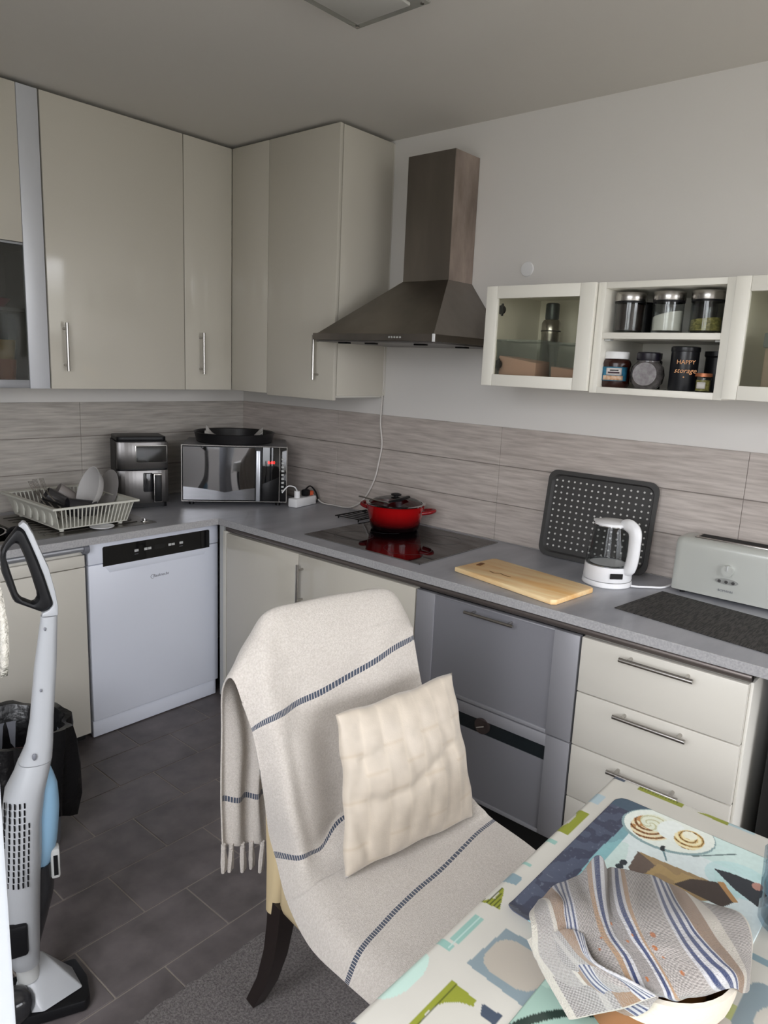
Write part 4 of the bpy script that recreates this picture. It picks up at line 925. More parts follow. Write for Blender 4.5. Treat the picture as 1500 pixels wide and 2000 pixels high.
# along the left edge
rect(-1.406, -1.320, -2.676, -2.648, OL); put(Cc, ell(XX, YY, -1.358, -2.645, .033, .017), '#c3c0b6')
rect(-1.446, -1.434, -2.672, -2.640, TE); rect(-1.524, -1.518, -2.671, -2.650, TE); put(Cc, inpoly(XX, YY, [(-1.555, -2.652), (-1.556, -2.675), (-1.577, -2.677), (-1.585, -2.652)]), GB)
rect(-1.281, -1.245, -2.674, -2.652, '#a9bcc2'); rect(-1.172, -1.145, -2.678, -2.640, NA)
put(Cc, inpoly(XX, YY, [(-1.597, -2.664), (-1.599, -2.668), (-1.640, -2.686), (-1.645, -2.654), (-1.625, -2.668)]), OL)
put(Cc, inpoly(XX, YY, [(-1.597, -2.664), (-1.640, -2.686), (-1.645, -2.654)]) & ((YY*1000 % 6) < 2), '#3f451d')
rect(-1.738, -1.674, -2.680, -2.664, TE); rect(-1.757, -1.744, -2.679, -2.646, TE); rect(-1.752, -1.674, -2.6745, -2.6715, '#b9cfc8')
put(Cc, ell(XX, YY, -1.830, -2.655, .050, .022), MI); rect(-1.875, -1.79, -2.655, -2.645, '#a9c9ba')
rect(-1.96, -1.925, -2.672, -2.64, NA); put(Cc, ell(XX, YY, -1.975, -2.68, .02, .02), '#c3c0b6')
# framed rounded squares
put(Cc, inpoly(XX, YY, [(-1.666, -2.713), (-1.757, -2.707), (-1.765, -2.812), (-1.70, -2.82), (-1.66, -2.80)]), '#85949a'); put(Cc, ell(XX, YY, -1.712, -2.757, .036, .041, 0, 3), '#b4aca0')  # inner field is the plain cloth tone with shade mixed into it
put(Cc, inpoly(XX, YY, [(-1.793, -2.709), (-1.797, -2.750), (-1.808, -2.752), (-1.88, -2.76), (-1.95, -2.735), (-1.95, -2.709)]), OL); put(Cc, ell(XX, YY, -1.855, -2.757, .047, .042), '#c5c2b8')
rect(-1.95, -1.795, -2.7175, -2.7160, '#39401c', .8); put(Cc, inpoly(XX, YY, [(-1.796, -2.757), (-1.793, -2.786), (-1.813, -2.786), (-1.812, -2.766)]), NA)
# far edge
rect(-1.178, -1.150, -2.793, -2.706, OL); put(Cc, (XX > -1.170) & (XX < -1.150) & (YY > -2.780) & (YY < -2.706) & ((YY*1000 % 5) < 2), '#474d22')
put(Cc, ell(XX, YY, -1.148, -2.745, .016, .05), '#c3c0b6')
put(Cc, inpoly(XX, YY, [(-1.171, -2.818), (-1.174, -2.872), (-1.15, -2.870), (-1.158, -2.845)]), OL); rect(-1.170, -1.156, -2.916, -2.872, '#a8bfc3')
# right hand part and unseen remainder, same repeat
for (bx, by) in ((-1.57, -3.06), (-1.33, -3.12), (-2.10, -2.80), (-2.12, -3.10), (-1.85, -3.20), (-1.45, -3.28)):
    put(Cc, ell(XX, YY, bx, by, .062, .060, 0, 6), OL if (bx*100) % 2 < 1 else '#85949a'); put(Cc, ell(XX, YY, bx-.004, by-.004, .047, .044), '#c3bfb5')
rect(-1.475, -1.462, -3.03, -2.985, GB); rect(-1.60, -1.572, -3.00, -2.975, '#aeb57a')
mcl = mat('oilcloth', '#ffffff', .28, attr='print', bump=((300, 300, 300), .05)); 
P = np.stack([px_, py_, Z], -1); o = gridobj('tablecloth', P, Cc, mcl)
tag(o, 'white oilcloth with olive, mint and grey retro shapes on the dining table', 'tablecloth')
# picture placemat
def mat_on_table(name, x0, x1, y0, y1, stp, paintf, label, rcorner=.02, curl=.004):
    xs = np.arange(x0, x1+stp/2, stp); ys = np.arange(y0, y1+stp/2, stp); X, Y = np.meshgrid(xs, ys)
    u = (X-x0)/(x1-x0); v = (Y-y0)/(y1-y0); cc = paintf(X, Y)
    # round the corners a little by pulling corner points in
    cx, cy = (x0+x1)/2, (y0+y1)/2; du = np.abs(X-cx)-((x1-x0)/2-rcorner); dv = np.abs(Y-cy)-((y1-y0)/2-rcorner)
    k = (du > 0) & (dv > 0); r = np.hypot(du, dv)+1e-9; m_ = np.maximum(du, dv); f_ = np.where(k, m_/r, 1)
    Xn = np.where(k, cx+np.sign(X-cx)*((x1-x0)/2-rcorner+du*f_), X); Yn = np.where(k, cy+np.sign(Y-cy)*((y1-y0)/2-rcorner+dv*f_), Y)
    Zn = TZ+.0022+curl*np.clip((.08-u)/.08, 0, 1)**2*v
    o = gridobj(name, np.stack([Xn, Yn, Zn], -1), cc, mat(name+'_print', '#ffffff', .22, attr='print'))
    o.modifiers.new('thickness', 'SOLIDIFY').thickness = .001
    return tag(o, label, 'placemat')
def pm1(X, Y):
    Cc = np.ones(X.shape+(3,))*np.array(lin('#cfe4df')); nz = vnoise(X, Y, 60, 5); n2 = vnoise(X, Y, 220, 6); n3 = vnoise(X, Y, 25, 8)
    put(Cc, X < -1.30, '#dfe9e8'); put(Cc, (n3 > .6), '#c3ddd4', .6)
    sl = (Y > -2.735+.002*np.sin(X*30)) ; put(Cc, sl, '#44485a'); put(Cc, sl & (nz > .55), '#565d70', .7); put(Cc, sl & (n2 > .9), '#7d8694', .35)
    put(Cc, (Y > -2.765) & (X > -1.262), '#4b5c6b'); put(Cc, (Y > -2.752) & ~sl & (X < -1.262), '#7fa7ae'); put(Cc, (Y > -2.752) & ~sl & (n3 > .5) & (X < -1.3), '#8fc0c4', .7)
    # bowl with pastry
    put(Cc, ell(X, Y, -1.270, -2.800, .062, .078, 20), '#8ea7a8'); put(Cc, ell(X, Y, -1.267, -2.800, .058, .075, 20), '#e9efe6')
    c1 = ell(X, Y, -1.279, -2.775, .042, .034, -10); put(Cc, c1, '#b98a5a'); a1 = np.hypot((X+1.272), (Y+2.768)*1.1); th = np.arctan2(Y+2.768, X+1.272)
    put(Cc, c1 & (np.sin(a1*520+th*2) > .0) & (nz > .3), '#e9dfbd'); put(Cc, c1 & (np.sin(a1*520+th*2) < -.75), '#5f4028'); put(Cc, ell(X, Y, -1.262, -2.775, .026, .026), '#e6ead6'); put(Cc, ell(X, Y, -1.262, -2.775, .026, .026) & (np.sin(a1*500+th*3) > .6), '#c8c7a2')
    put(Cc, ell(X, Y, -1.262, -2.803, .030, .022), '#edf3ee')
    c2 = ell(X, Y, -1.268, -2.836, .030, .024); a2 = np.hypot(X+1.262, Y+2.835); t2 = np.arctan2(Y+2.835, X+1.262); put(Cc, c2, '#d8b878'); put(Cc, c2 & (np.sin(a2*560+t2) > .1), '#f0e6bd'); put(Cc, c2 & (np.sin(a2*560+t2) < -.85), '#6a4a2a')
    put(Cc, ell(X, Y, -1.255, -2.833, .012, .012), '#f2f0dc')
    put(Cc, inpoly(X, Y, [(-1.3155, -2.812), (-1.330, -2.816), (-1.337, -2.820), (-1.330, -2.808), (-1.318, -2.806)]), '#2f3236'); put(Cc, inpoly(X, Y, [(-1.330, -2.812), (-1.352, -2.826), (-1.353, -2.829), (-1.332, -2.818)]), '#6f8a90')
    put(Cc, inpoly(X, Y, [(-1.222, -2.828), (-1.218, -2.830), (-1.213, -2.915), (-1.221, -2.918), (-1.220, -2.86)]), '#39434f')
    put(Cc, (np.abs(Y+2.86+.9*(X+1.304)) < .002) & (X < -1.25) & (X > -1.31), '#5c7070')
    put(Cc, ell(X, Y, -1.318, -2.930, .045, .05, 10), '#b7dcdc', .6)
    # board and cutlery in the picture
    put(Cc, inpoly(X, Y, [(-1.362, -2.783), (-1.414, -2.788), (-1.46, -2.86), (-1.40, -2.91), (-1.352, -2.902)]), '#a08763'); put(Cc, inpoly(X, Y, [(-1.362, -2.783), (-1.414, -2.788), (-1.43, -2.81), (-1.378, -2.82)]), '#6b5d55'); put(Cc, inpoly(X, Y, [(-1.37, -2.82), (-1.43, -2.81), (-1.45, -2.86), (-1.36, -2.89)]) & (nz > .4), '#b99d6c', .7)
    put(Cc, inpoly(X, Y, [(-1.400, -2.857), (-1.369, -2.872), (-1.350, -2.900), (-1.345, -2.912), (-1.372, -2.942), (-1.40, -2.93)]), '#4a403c'); put(Cc, inpoly(X, Y, [(-1.345, -2.905), (-1.340, -2.914), (-1.372, -2.945), (-1.378, -2.938)]), '#b58a5c')
    put(Cc, inpoly(X, Y, [(-1.318, -2.884), (-1.316, -2.892), (-1.345, -2.932), (-1.362, -2.972), (-1.335, -2.985), (-1.304, -2.952), (-1.308, -2.915)]), '#34383e'); put(Cc, ell(X, Y, -1.312, -2.957, .010, .008), '#b98a7c')
    for bx, by in ((-1.407, -2.777), (-1.421, -2.776)): put(Cc, ell(X, Y, bx, by, .0075, .006), '#3a4046')
    return Cc*(.95+.08*n2)[..., None]
mat_on_table('picture_placemat', -1.640, -1.226, -2.985, -2.690, .0016, pm1, 'placemat printed with pastries in a bowl, partly under the towel', .022, .010)
def pm2(X, Y):
    Cc = np.ones(X.shape+(3,))*np.array(lin('#9db8ab')); n3 = vnoise(X, Y, 20, 9); put(Cc, n3 > .5, '#b5d0c0', .7)
    k = np.hypot(X+1.86, Y+2.98); put(Cc, (np.abs(k-.185) < .006), '#2c3a34'); put(Cc, k < .12, '#6f8f80', .6); return Cc
mat_on_table('green_placemat', -2.12, -1.700, -3.10, -2.797, .002, pm2, 'green-toned placemat below the bread basket at the bottom edge', .008, 0)

# ---- bread basket with kitchen towel
def catmull(G, nu, nv):
    G = np.array(G, float)
    def up1(A, n):
        K = A.shape[0]; out = []
        for i in range(K-1):
            p0, p1, p2, p3 = A[max(i-1, 0)], A[i], A[i+1], A[min(i+2, K-1)]
            for k in range(n):
                u = k/n; out.append(.5*((2*p1)+(p2-p0)*u+(2*p0-5*p1+4*p2-p3)*u*u+(3*p1-p0-3*p2+p3)*u**3))
        out.append(A[-1]); return np.array(out)
    A = up1(G, nv); A = up1(A.transpose(1, 0, 2), nu).transpose(1, 0, 2); return A
bx, by = -1.660, -2.916
c = thing('bread_basket', 'round bread basket with white felt rim under the striped towel', 'basket', (bx, by, TZ+.0035))
bz_ = TZ+.0045
obj('basket_body', MB().lathe([(0, .0), (.070, 0), (.076, .004), (.087, .064), (.084, .064), (.072, .006), (0, .004)], (bx, by, bz_), 40), M['tan'], c, True, 'tan lower wall')
obj('felt_rim', MB().lathe([(.087, .062), (.090, .060), (.094, .080), (.095, .096), (.090, .098), (.087, .080), (.085, .064)], (bx, by, bz_), 40), M['felt'], c, True, 'thick white felt rim')
TG = [[(-1.62, -2.737, 0.755), (-1.614, -2.741, 0.765), (-1.601, -2.759, 0.79), (-1.575, -2.774, 0.795), (-1.583, -2.801, 0.845), (-1.553, -2.818, 0.82), (-1.532, -2.843, 0.815), (-1.517, -2.87, 0.81), (-1.505, -2.898, 0.8), (-1.473, -2.928, 0.775)], [(-1.687, -2.759, 0.79), (-1.683, -2.787, 0.825), (-1.695, -2.813, 0.845), (-1.688, -2.83, 0.855), (-1.684, -2.851, 0.86), (-1.674, -2.874, 0.865), (-1.657, -2.896, 0.865), (-1.629, -2.925, 0.86), (-1.595, -2.943, 0.845), (-1.495, -2.971, 0.8)], [(-1.717, -2.779, 0.8), (-1.722, -2.819, 0.83), (-1.734, -2.84, 0.85), (-1.741, -2.864, 0.86), (-1.731, -2.883, 0.865), (-1.717, -2.906, 0.87), (-1.705, -2.929, 0.87), (-1.667, -2.958, 0.865), (-1.63, -2.972, 0.85), (-1.522, -2.991, 0.8)], [(-1.722, -2.790, 0.785), (-1.737, -2.836, 0.83), (-1.749, -2.856, 0.845), (-1.766, -2.89, 0.86), (-1.752, -2.912, 0.865), (-1.734, -2.931, 0.865), (-1.718, -2.948, 0.865), (-1.682, -2.985, 0.86), (-1.643, -2.996, 0.845), (-1.562, -3.002, 0.8)], [(-1.735, -2.835, 0.775), (-1.755, -2.875, 0.825), (-1.770, -2.890, 0.845), (-1.782, -2.917, 0.855), (-1.767, -2.936, 0.855), (-1.751, -2.96, 0.855), (-1.73, -2.974, 0.85), (-1.684, -3.003, 0.855), (-1.655, -3.011, 0.84), (-1.606, -3.01, 0.81)], [(-1.740, -2.870, 0.785), (-1.752, -2.915, 0.815), (-1.758, -2.940, 0.830), (-1.755, -2.95, 0.84), (-1.746, -2.954, 0.84), (-1.731, -2.964, 0.835), (-1.708, -2.981, 0.835), (-1.677, -3.008, 0.84), (-1.658, -3.013, 0.82), (-1.622, -3.014, 0.8)]]
Pt = catmull(TG, 34, 34)
nj, ni = Pt.shape[:2]
Uq, Vq = np.meshgrid(np.linspace(0, 9, ni), np.linspace(0, 5, nj))
Pt[..., 2] += .0015*np.sin(Uq*5+Vq)+.003*(vnoise(Uq, Vq, 1.7, 4)-.5)
# crease running between the middle stripes
Pt[..., 2] -= .016*np.clip(2.7-Uq, 0, 1)*np.clip(Vq-1.8, 0, 1)
Pt[..., 2] -= .012*np.exp(-((Uq-4.5)/.22)**2)*np.clip(1.6-Vq, 0, 1.6)/1.6
Ct = np.ones(Uq.shape+(3,))*np.array(lin('#968f89')); w1 = (np.sin(Uq*42) * np.sin(Vq*48)); put(Ct, w1 > .35, '#76706c'); put(Ct, w1 < -.5, '#aca59f')
def band(a, b, h, al=1): put(Ct, (Uq > a) & (Uq < b), h, al)
band(0, .28, '#b9b3a6'); band(.28, .8, '#9b9690', .5); band(.8, .95, '#b9b2a6'); band(.95, 1.6, '#85694e'); band(1.6, 2.42, '#b5b3b4')
for a in (1.68, 1.95, 2.22): band(a, a+.13, '#27335a')
band(3.55, 3.78, '#9a7c5e'); band(3.78, 4.22, '#b5b3b4'); band(3.90, 4.08, '#27335a'); band(4.22, 4.78, '#827c78'); band(4.78, 5.2, '#b5b3b4'); band(4.90, 5.07, '#27335a'); band(5.2, 5.36, '#9a7c5e')
band(6.50, 7.35, '#b5b3b4')
for a in (6.60, 6.88, 7.16): band(a, a+.13, '#27335a')
band(7.35, 8.05, '#826850'); band(8.05, 8.35, '#b9b2a6'); band(8.93, 9.01, '#b9b3a6')
for (u0, v0, r0) in ((5.9, 1.9, .09), (5.7, 2.5, .10), (4.3, 1.6, .05), (4.6, 2.3, .05), (3.2, 2.6, .05), (4.9, 2.1, .04), (5.8, 3.0, .05), (4.4, 3.7, .06), (6.1, 3.5, .05), (3.5, 2.2, .04)):
    put(Ct, ell(Uq, Vq, u0, v0, r0, r0*1.3) & (vnoise(Uq, Vq, 14, 2) > .25), '#9a5a2c')
tw_m = mat('towel_weave', '#ffffff', .95, attr='print', bump=((420, 420, 420), .9, .004), sheen=.3)
o = gridobj('kitchen_towel', Pt, Ct, tw_m); o.modifiers.new('thickness', 'SOLIDIFY').thickness = .003
tag(o, 'grey towel with blue and brown stripes draped over the bread basket', 'towel')
# bread under the towel holds it up
q = MB(); q.sphere((bx, by, bz_+.052), .068, .95, .95, .6, 20)
tag(obj('bread_loaf', q, mat('bread_crust', '#8a5a2c', .7)), 'bread inside the basket, hidden below the towel', 'bread')
# folded flap of the towel at lower left, white hem
FG = [[(-1.709, -2.77, 0.775), (-1.711, -2.794, 0.8), (-1.733, -2.827, 0.839), (-1.749, -2.86, 0.861)], [(-1.723, -2.798, 0.757), (-1.735, -2.829, 0.8), (-1.763, -2.862, 0.846), (-1.786, -2.889, 0.868)], [(-1.739, -2.829, 0.748), (-1.747, -2.861, 0.79), (-1.771, -2.895, 0.846), (-1.784, -2.93, 0.868)], [(-1.758, -2.858, 0.745), (-1.758, -2.89, 0.775), (-1.775, -2.929, 0.829), (-1.77, -2.954, 0.856)]]
Pf = catmull(FG, 50, 40); nj, ni = Pf.shape[:2]; Uf, Vf = np.meshgrid(np.linspace(0, 1, ni), np.linspace(0, 1, nj))
Pf[..., 2] += .0035*np.clip(Vf*4, 0, 1)+.002*np.sin(Uf*9+Vf*5)*np.clip(Uf*(1-Uf)*4, 0, 1)
Ct = np.ones(Uf.shape+(3,))*np.array(lin('#8f8984')); w1 = np.sin(Uf*150)*np.sin(Vf*170); put(Ct, w1 > .35, '#68635f'); put(Ct, w1 < -.5, '#ada7a2')
put(Ct, Uf < .13, '#b9b3a6'); put(Ct, (Uf > .46) & (Uf < .54), '#b5aea6', .6); put(Ct, (Uf > .62) & (Uf < .82), '#85694e'); put(Ct, Uf > .82, '#b5b3b4')
for a in (.845, .90, .955): put(Ct, (Uf > a) & (Uf < a+.026), '#27335a')
put(Ct, (Vf > .975), '#b9b3a6')
fo = gridobj('towel_fold', Pf, Ct, tw_m); fo.modifiers.new('thickness', 'SOLIDIFY').thickness = .003
fo.parent = o; fo.location = -o.location; fo['label'] = 'folded-over corner with white hem'
# clear bottle at the right edge
c = thing('glass_tumbler', 'clear glass standing on the table at the right picture edge', 'glass', (-1.372, -3.02, TZ+.002))
obj('glass', MB().lathe([(0, .0012), (.044, .0012), (.048, .006), (.052, .11), (.049, .11), (.044, .010), (0, .008)], (-1.372, -3.02, TZ+.002), 16), glassmat('tumbler_glass', '#dfe8ee', .16, .03), c)

# ================================================================== CHAIR, THROW, CUSHION
CA = R(-8); CO = Vector((-1.35, -2.05, .0115)); CM = Matrix.Translation((CO.x, CO.y, 0)) @ Matrix.Rotation(CA, 4, 'Z')
c = thing('upholstered_chair', 'cream leather dining chair with dark curved legs, covered by a throw', 'chair', (CO.x, CO.y, 0), CA, world=False)
q = MB(); t = bmesh.new(); rings = []
prof = [(.30, -.055, -.012, .195), (.42, -.075, -.012, .195), (.52, -.068, -.006, .195), (.65, -.052, .006, .190), (.78, -.040, .018, .186), (.90, -.022, .034, .180), (.955, -.006, .046, .172), (.970, .012, .034, .160)]
for z, yf, yb2, hw in prof:
    n = 10; ring = []
    r = min(.02, (yb2-yf)/2*.9)
    for cx, cy, a0 in ((hw-r, yb2-r, 0), (-hw+r, yb2-r, 90), (-hw+r, yf+r, 180), (hw-r, yf+r, 270)):
        for i in range(5): ring.append(t.verts.new((cx+r*math.cos(R(a0+22.5*i)), cy+r*math.sin(R(a0+22.5*i)), z)))
    rings.append(ring)
for A, B in zip(rings, rings[1:]):
    for i in range(len(A)): t.faces.new((A[i], A[(i+1) % len(A)], B[(i+1) % len(A)], B[i]))
t.faces.new(rings[0][::-1]); t.faces.new(rings[-1]); q._merge(t); ob('backrest', q, M['leather'], c)
ob('seat', MB().box(-.205, .235, -.52, -.080, .335, .448, .026, 3), M['leather'], c)
def leg(pts, w0, w1):
    q = MB(); t = bmesh.new(); rings = []
    for k, (x, y, z) in enumerate(pts):
        w_ = w0+(w1-w0)*k/(len(pts)-1); rings.append([t.verts.new((x+sx*w_, y+sy*w_*1.1, z)) for sx, sy in ((-1, -1), (1, -1), (1, 1), (-1, 1))])
    for A, B in zip(rings, rings[1:]):
        for i in range(4): t.faces.new((A[i], A[(i+1) % 4], B[(i+1) % 4], B[i]))
    t.faces.new(rings[0]); t.faces.new(rings[-1][::-1]); bmesh.ops.recalc_face_normals(t, faces=t.faces); q._merge(t); return q
for sx in (-1, 1):
    ob('leg', leg([(sx*.170, -.055, .334), (sx*.172, -.050, .27), (sx*.175, -.038, .19), (sx*.180, -.012, .10), (sx*.186, .030, .0115)], .023, .015), M['legwood'], c)
    ob('leg', leg([(sx*.180+.01, -.485, .334), (sx*.180+.01, -.490, .0115)], .022, .015), M['legwood'], c)
def up7(r, yextra=0): return r
BG = [
 [(-.232, .10, .405), (-.173, .10, .385), (-.111, .095, .370), (-.03, .09, .37), (.06, .09, .37), (.15, .09, .37), (.22, .09, .37)],
 [(-.232, .104, .521), (-.174, .100, .510), (-.124, .092, .506), (-.04, .085, .50), (.06, .085, .50), (.15, .085, .50), (.22, .085, .50)],
 [(-.240, .085, .695), (-.178, .080, .675), (-.130, .072, .673), (-.04, .07, .68), (.06, .07, .68), (.15, .07, .68), (.22, .07, .68)],
 [(-.262, .045, .82), (-.215, .06, .86), (-.16, .066, .89), (-.07, .07, .90), (.05, .07, .90), (.15, .07, .90), (.215, .06, .86)],
 [(-.268, .000, .868), (-.214, .012, .938), (-.168, .018, .986), (-.083, .018, .991), (.047, .018, .989), (.165, .016, .977), (.205, .01, .925)],
 [(-.256, -.020, .821), (-.214, -.035, .896), (-.158, -.035, .903), (-.078, -.037, .912), (.037, -.037, .92), (.147, -.037, .922), (.205, -.030, .893)],
 [(-.240, -.030, .760), (-.213, -.060, .789), (-.162, -.058, .797), (-.089, -.055, .810), (.025, -.055, .833), (.116, -.055, .862), (.197, -.050, .872)],
 [(-.229, -.040, .683), (-.199, -.080, .701), (-.150, -.082, .690), (-.065, -.068, .687), (.038, -.070, .692), (.13, -.075, .70), (.214, -.085, .722)],
 [(-.206, -.050, .559), (-.192, -.105, .578), (-.135, -.112, .556), (-.050, -.092, .546), (.065, -.095, .552), (.15, -.11, .57), (.229, -.155, .600)],
 [(-.194, -.070, .462), (-.178, -.125, .492), (-.126, -.128, .486), (-.050, -.104, .512), (.07, -.112, .508), (.16, -.14, .52), (.244, -.190, .547)],
 [(-.222, -.154, .418), (-.204, -.195, .462), (-.145, -.200, .470), (-.050, -.19, .471), (.045, -.19, .474), (.15, -.20, .483), (.253, -.230, .502)],
 [(-.250, -.274, .408), (-.222, -.300, .462), (-.140, -.290, .472), (-.045, -.285, .473), (.053, -.275, .474), (.165, -.265, .475), (.264, -.255, .480)],
 [(-.264, -.405, .432), (-.225, -.391, .466), (-.155, -.374, .473), (-.062, -.352, .475), (.047, -.332, .475), (.182, -.300, .473), (.272, -.280, .464)],
 [(-.266, -.484, .440), (-.212, -.490, .468), (-.138, -.480, .473), (-.049, -.468, .475), (.051, -.450, .475), (.163, -.425, .471), (.264, -.406, .462)],
 [(-.262, -.545, .42), (-.205, -.548, .450), (-.138, -.550, .455), (-.049, -.552, .455), (.051, -.552, .455), (.163, -.550, .455), (.262, -.540, .43)],
 [(-.258, -.552, .32), (-.205, -.556, .33), (-.138, -.560, .33), (-.049, -.560, .33), (.051, -.560, .33), (.163, -.556, .33), (.258, -.552, .33)]]
nu, nv = 26, 22
Pb = catmull(BG, nu, nv); nj, ni = Pb.shape[:2]
Uq, Vq = np.meshgrid(np.linspace(0, 6, ni), np.linspace(0, 15, nj))
# soft folds of the cloth, deeper at the lower left of the back
nzb = vnoise(Uq, Vq, 1.3, 11)-.5
Pb[..., 1] -= .010*nzb*((Vq > 5) & (Vq < 10))
Pb[..., 1] -= .014*np.sin(Uq*3.4+.5*Vq)*np.exp(-((Vq-8.3)/1.6)**2)*np.clip(1.9-Uq, 0, 1)
Pb[..., 1] += .010*np.sin(Uq*7+.3*Vq)*np.exp(-((Vq-1.2)/1.6)**2)
Pb[..., 2] += .006*nzb*(Vq > 10)*(Vq < 14)*np.clip(Uq-.5, 0, 1)*np.clip(5.5-Uq, 0, 1)+.004*np.clip((Vq > 10)*(Vq < 14), 0, 1)
Rm = np.array(CM.to_3x3()); Pw = Pb @ Rm.T+np.array(CM.translation)
thm = mat('throw_cotton', '#d3c9bb', .95, bump=((520, 520, 520), .7, .003), sheen=.25)
nt = thm.node_tree; bs = nt.nodes['Principled BSDF']; uvn = nt.nodes.new('ShaderNodeUVMap'); uvn.uv_map = 'uv'; sp_ = nt.nodes.new('ShaderNodeSeparateXYZ'); nt.links.new(uvn.outputs[0], sp_.inputs[0])
def mth(op, a, b=None, c_=None):
    n = nt.nodes.new('ShaderNodeMath'); n.operation = op
    for i, v in enumerate((a, b, c_)):
        if v is None: continue
        if isinstance(v, (int, float)): n.inputs[i].default_value = v
        else: nt.links.new(v, n.inputs[i])
    return n.outputs[0]
U_, V_ = sp_.outputs[0], sp_.outputs[1]
tot = None
for k, wd in ((1.0, .050), (6.0, .062), (9.0, .075), (12.0, .060)):
    s_ = mth('COMPARE', V_, k, wd); tot = s_ if tot is None else mth('MAXIMUM', tot, s_)
tick = mth('GREATER_THAN', mth('FRACT', mth('MULTIPLY', U_, 13.0)), .24)
nzn = nt.nodes.new('ShaderNodeTexNoise'); nzn.inputs['Scale'].default_value = 260; nzn.inputs['Detail'].default_value = 2
g_ = nt.nodes.new('ShaderNodeNewGeometry'); nt.links.new(g_.outputs['Position'], nzn.inputs['Vector'])
rp = nt.nodes.new('ShaderNodeValToRGB'); rp.color_ramp.elements[0].color = L4('#bfb7ae'); rp.color_ramp.elements[1].color = L4('#d2cbc3'); rp.color_ramp.elements[0].position = .3; rp.color_ramp.elements[1].position = .7; nt.links.new(nzn.outputs[0], rp.inputs[0])
mx = nt.nodes.new('ShaderNodeMix'); mx.data_type = 'RGBA'; nt.links.new(mth('MULTIPLY', tot, tick), mx.inputs[0]); nt.links.new(rp.outputs[0], mx.inputs[6]); mx.inputs[7].default_value = L4('#3c4658'); nt.links.new(mx.outputs[2], bs.inputs['Base Color'])
th = gridobj('throw_blanket', Pw, None, thm, np.stack([Uq, Vq], -1)); th.modifiers.new('thickness', 'SOLIDIFY').thickness = .004
tag(th, 'cream woven throw with navy dashed stripes and tassels over the chair', 'blanket')
for i in range(15):
    u = i/14*(ni-1); i0 = int(u); p = Vector(Pw[0, min(i0, ni-1)]); j = random.uniform(-.006, .006); L = random.uniform(.062, .075)
    q = MB()
    for k in range(3):
        dx = (k-1)*.004; q.tube([p+Vector((0, 0, .006)), p+Vector((dx*.3, 0, -.012)), p+Vector((dx+j*.6, .002*(k-1), -L*.6)), p+Vector((dx*1.6+j, .003*(k-1), -L))], .003, 6, 3, rs=[.006, .005, .0062, .004])
    q.sphere(p+Vector((0, 0, -.004)), .0065, seg=8)
    o = obj('tassel', q, thm); o.parent = th; o.location = -th.location
# cushion
c1 = [Vector(v) for v in ((-.112, -.150, .802), (.232, -.155, .812), (.212, -.268, .500), (-.142, -.238, .486))]
c1 = [CM @ v for v in c1]
nrm = (c1[1]-c1[0]).cross(c1[3]-c1[0]).normalized()
if nrm.y > 0: nrm = -nrm
n = 56; P2 = []
A_ = np.linspace(0, 1, n+1); S, T = np.meshgrid(A_, A_)
base = (np.array(c1[0])[None, None]*(1-S)[..., None]*(1-T)[..., None]+np.array(c1[1])*S[..., None]*(1-T)[..., None]+np.array(c1[2])*S[..., None]*T[..., None]+np.array(c1[3])*(1-S)[..., None]*T[..., None])
pin = .055*np.sin(S*math.pi)*np.sin(T*math.pi)
cen = base.mean((0, 1)); ins = (np.sin(S*math.pi)**1*(np.abs(T-.5)*2)**6+np.sin(T*math.pi)*(np.abs(S-.5)*2)**6)*.035
base = base+(cen-base)*ins[..., None]+(.0035*np.sin(S*17+T*5)+.003*np.sin(T*21+S*3))[..., None]*np.array([.7, -.1, .7])*(1-np.clip(np.minimum(np.minimum(S, 1-S), np.minimum(T, 1-T))*8, 0, 1))[..., None]
puff = (np.clip(np.sin(S*math.pi), 0, 1)*np.clip(np.sin(T*math.pi), 0, 1))**.42*.042
ql = .0035*np.abs(np.sin(S*math.pi*6.5+.5*np.sin(T*9)))*np.clip(np.sin(T*math.pi)*3, 0, 1)-.009*np.exp(-((T-.52-.08*np.sin(S*5))/.045)**2)*np.clip(np.sin(S*math.pi)*2, 0, 1)-.003*np.exp(-((T-.27-.03*np.sin(S*9))/.04)**2)+.006*(vnoise(S, T, 9, 21)-.5)-.005*np.exp(-((S-.10-.05*np.sin(T*8))/.035)**2)*(T > .3)
ql = ql*np.clip(np.minimum(np.minimum(S, 1-S), np.minimum(T, 1-T))*12, 0, 1)
nn = np.array(nrm)
front = base+nn*(puff+ql)[..., None]; back = base-nn*(puff*.55)[..., None]
pat = np.ones(S.shape+(3,))*np.array(lin('#c8bcac')); cellu = S*7; row = np.floor(T*4.2+.25*np.floor(cellu)%1); m_ = (np.floor(cellu)+row) % 2
rowf = T*3.6+.5*(np.floor(cellu) % 2); fr = rowf % 1; cc_ = (cellu % 1)-.5
sc_ = np.clip(1-np.hypot(cc_*1.7, (fr-.5)*1.5), 0, 1); pat = pat*(1-.16*sc_[..., None]); ed = np.abs(cc_); put(pat, (ed > .45), '#cfc3b2', .6); put(pat, (fr > .95), '#b5a48d', .5); pat *= (.94+.1*vnoise(S, T, 30, 3))[..., None]
cm = mat('cushion_satin', '#ffffff', .5, attr='print', sheen=.4, bump=((300, 300, 300), .15))
me = bpy.data.meshes.new('cushion'); fo = gridobj('tmpf', front, pat, cm); bo = gridobj('tmpb', back[:, ::-1], pat[:, ::-1], cm)
bm = bmesh.new(); bm.from_mesh(fo.data); bm.from_mesh(bo.data); bmesh.ops.remove_doubles(bm, verts=bm.verts, dist=.0008); bm.to_mesh(me); bm.free(); me.materials.append(cm)
bpy.data.objects.remove(fo); bpy.data.objects.remove(bo)
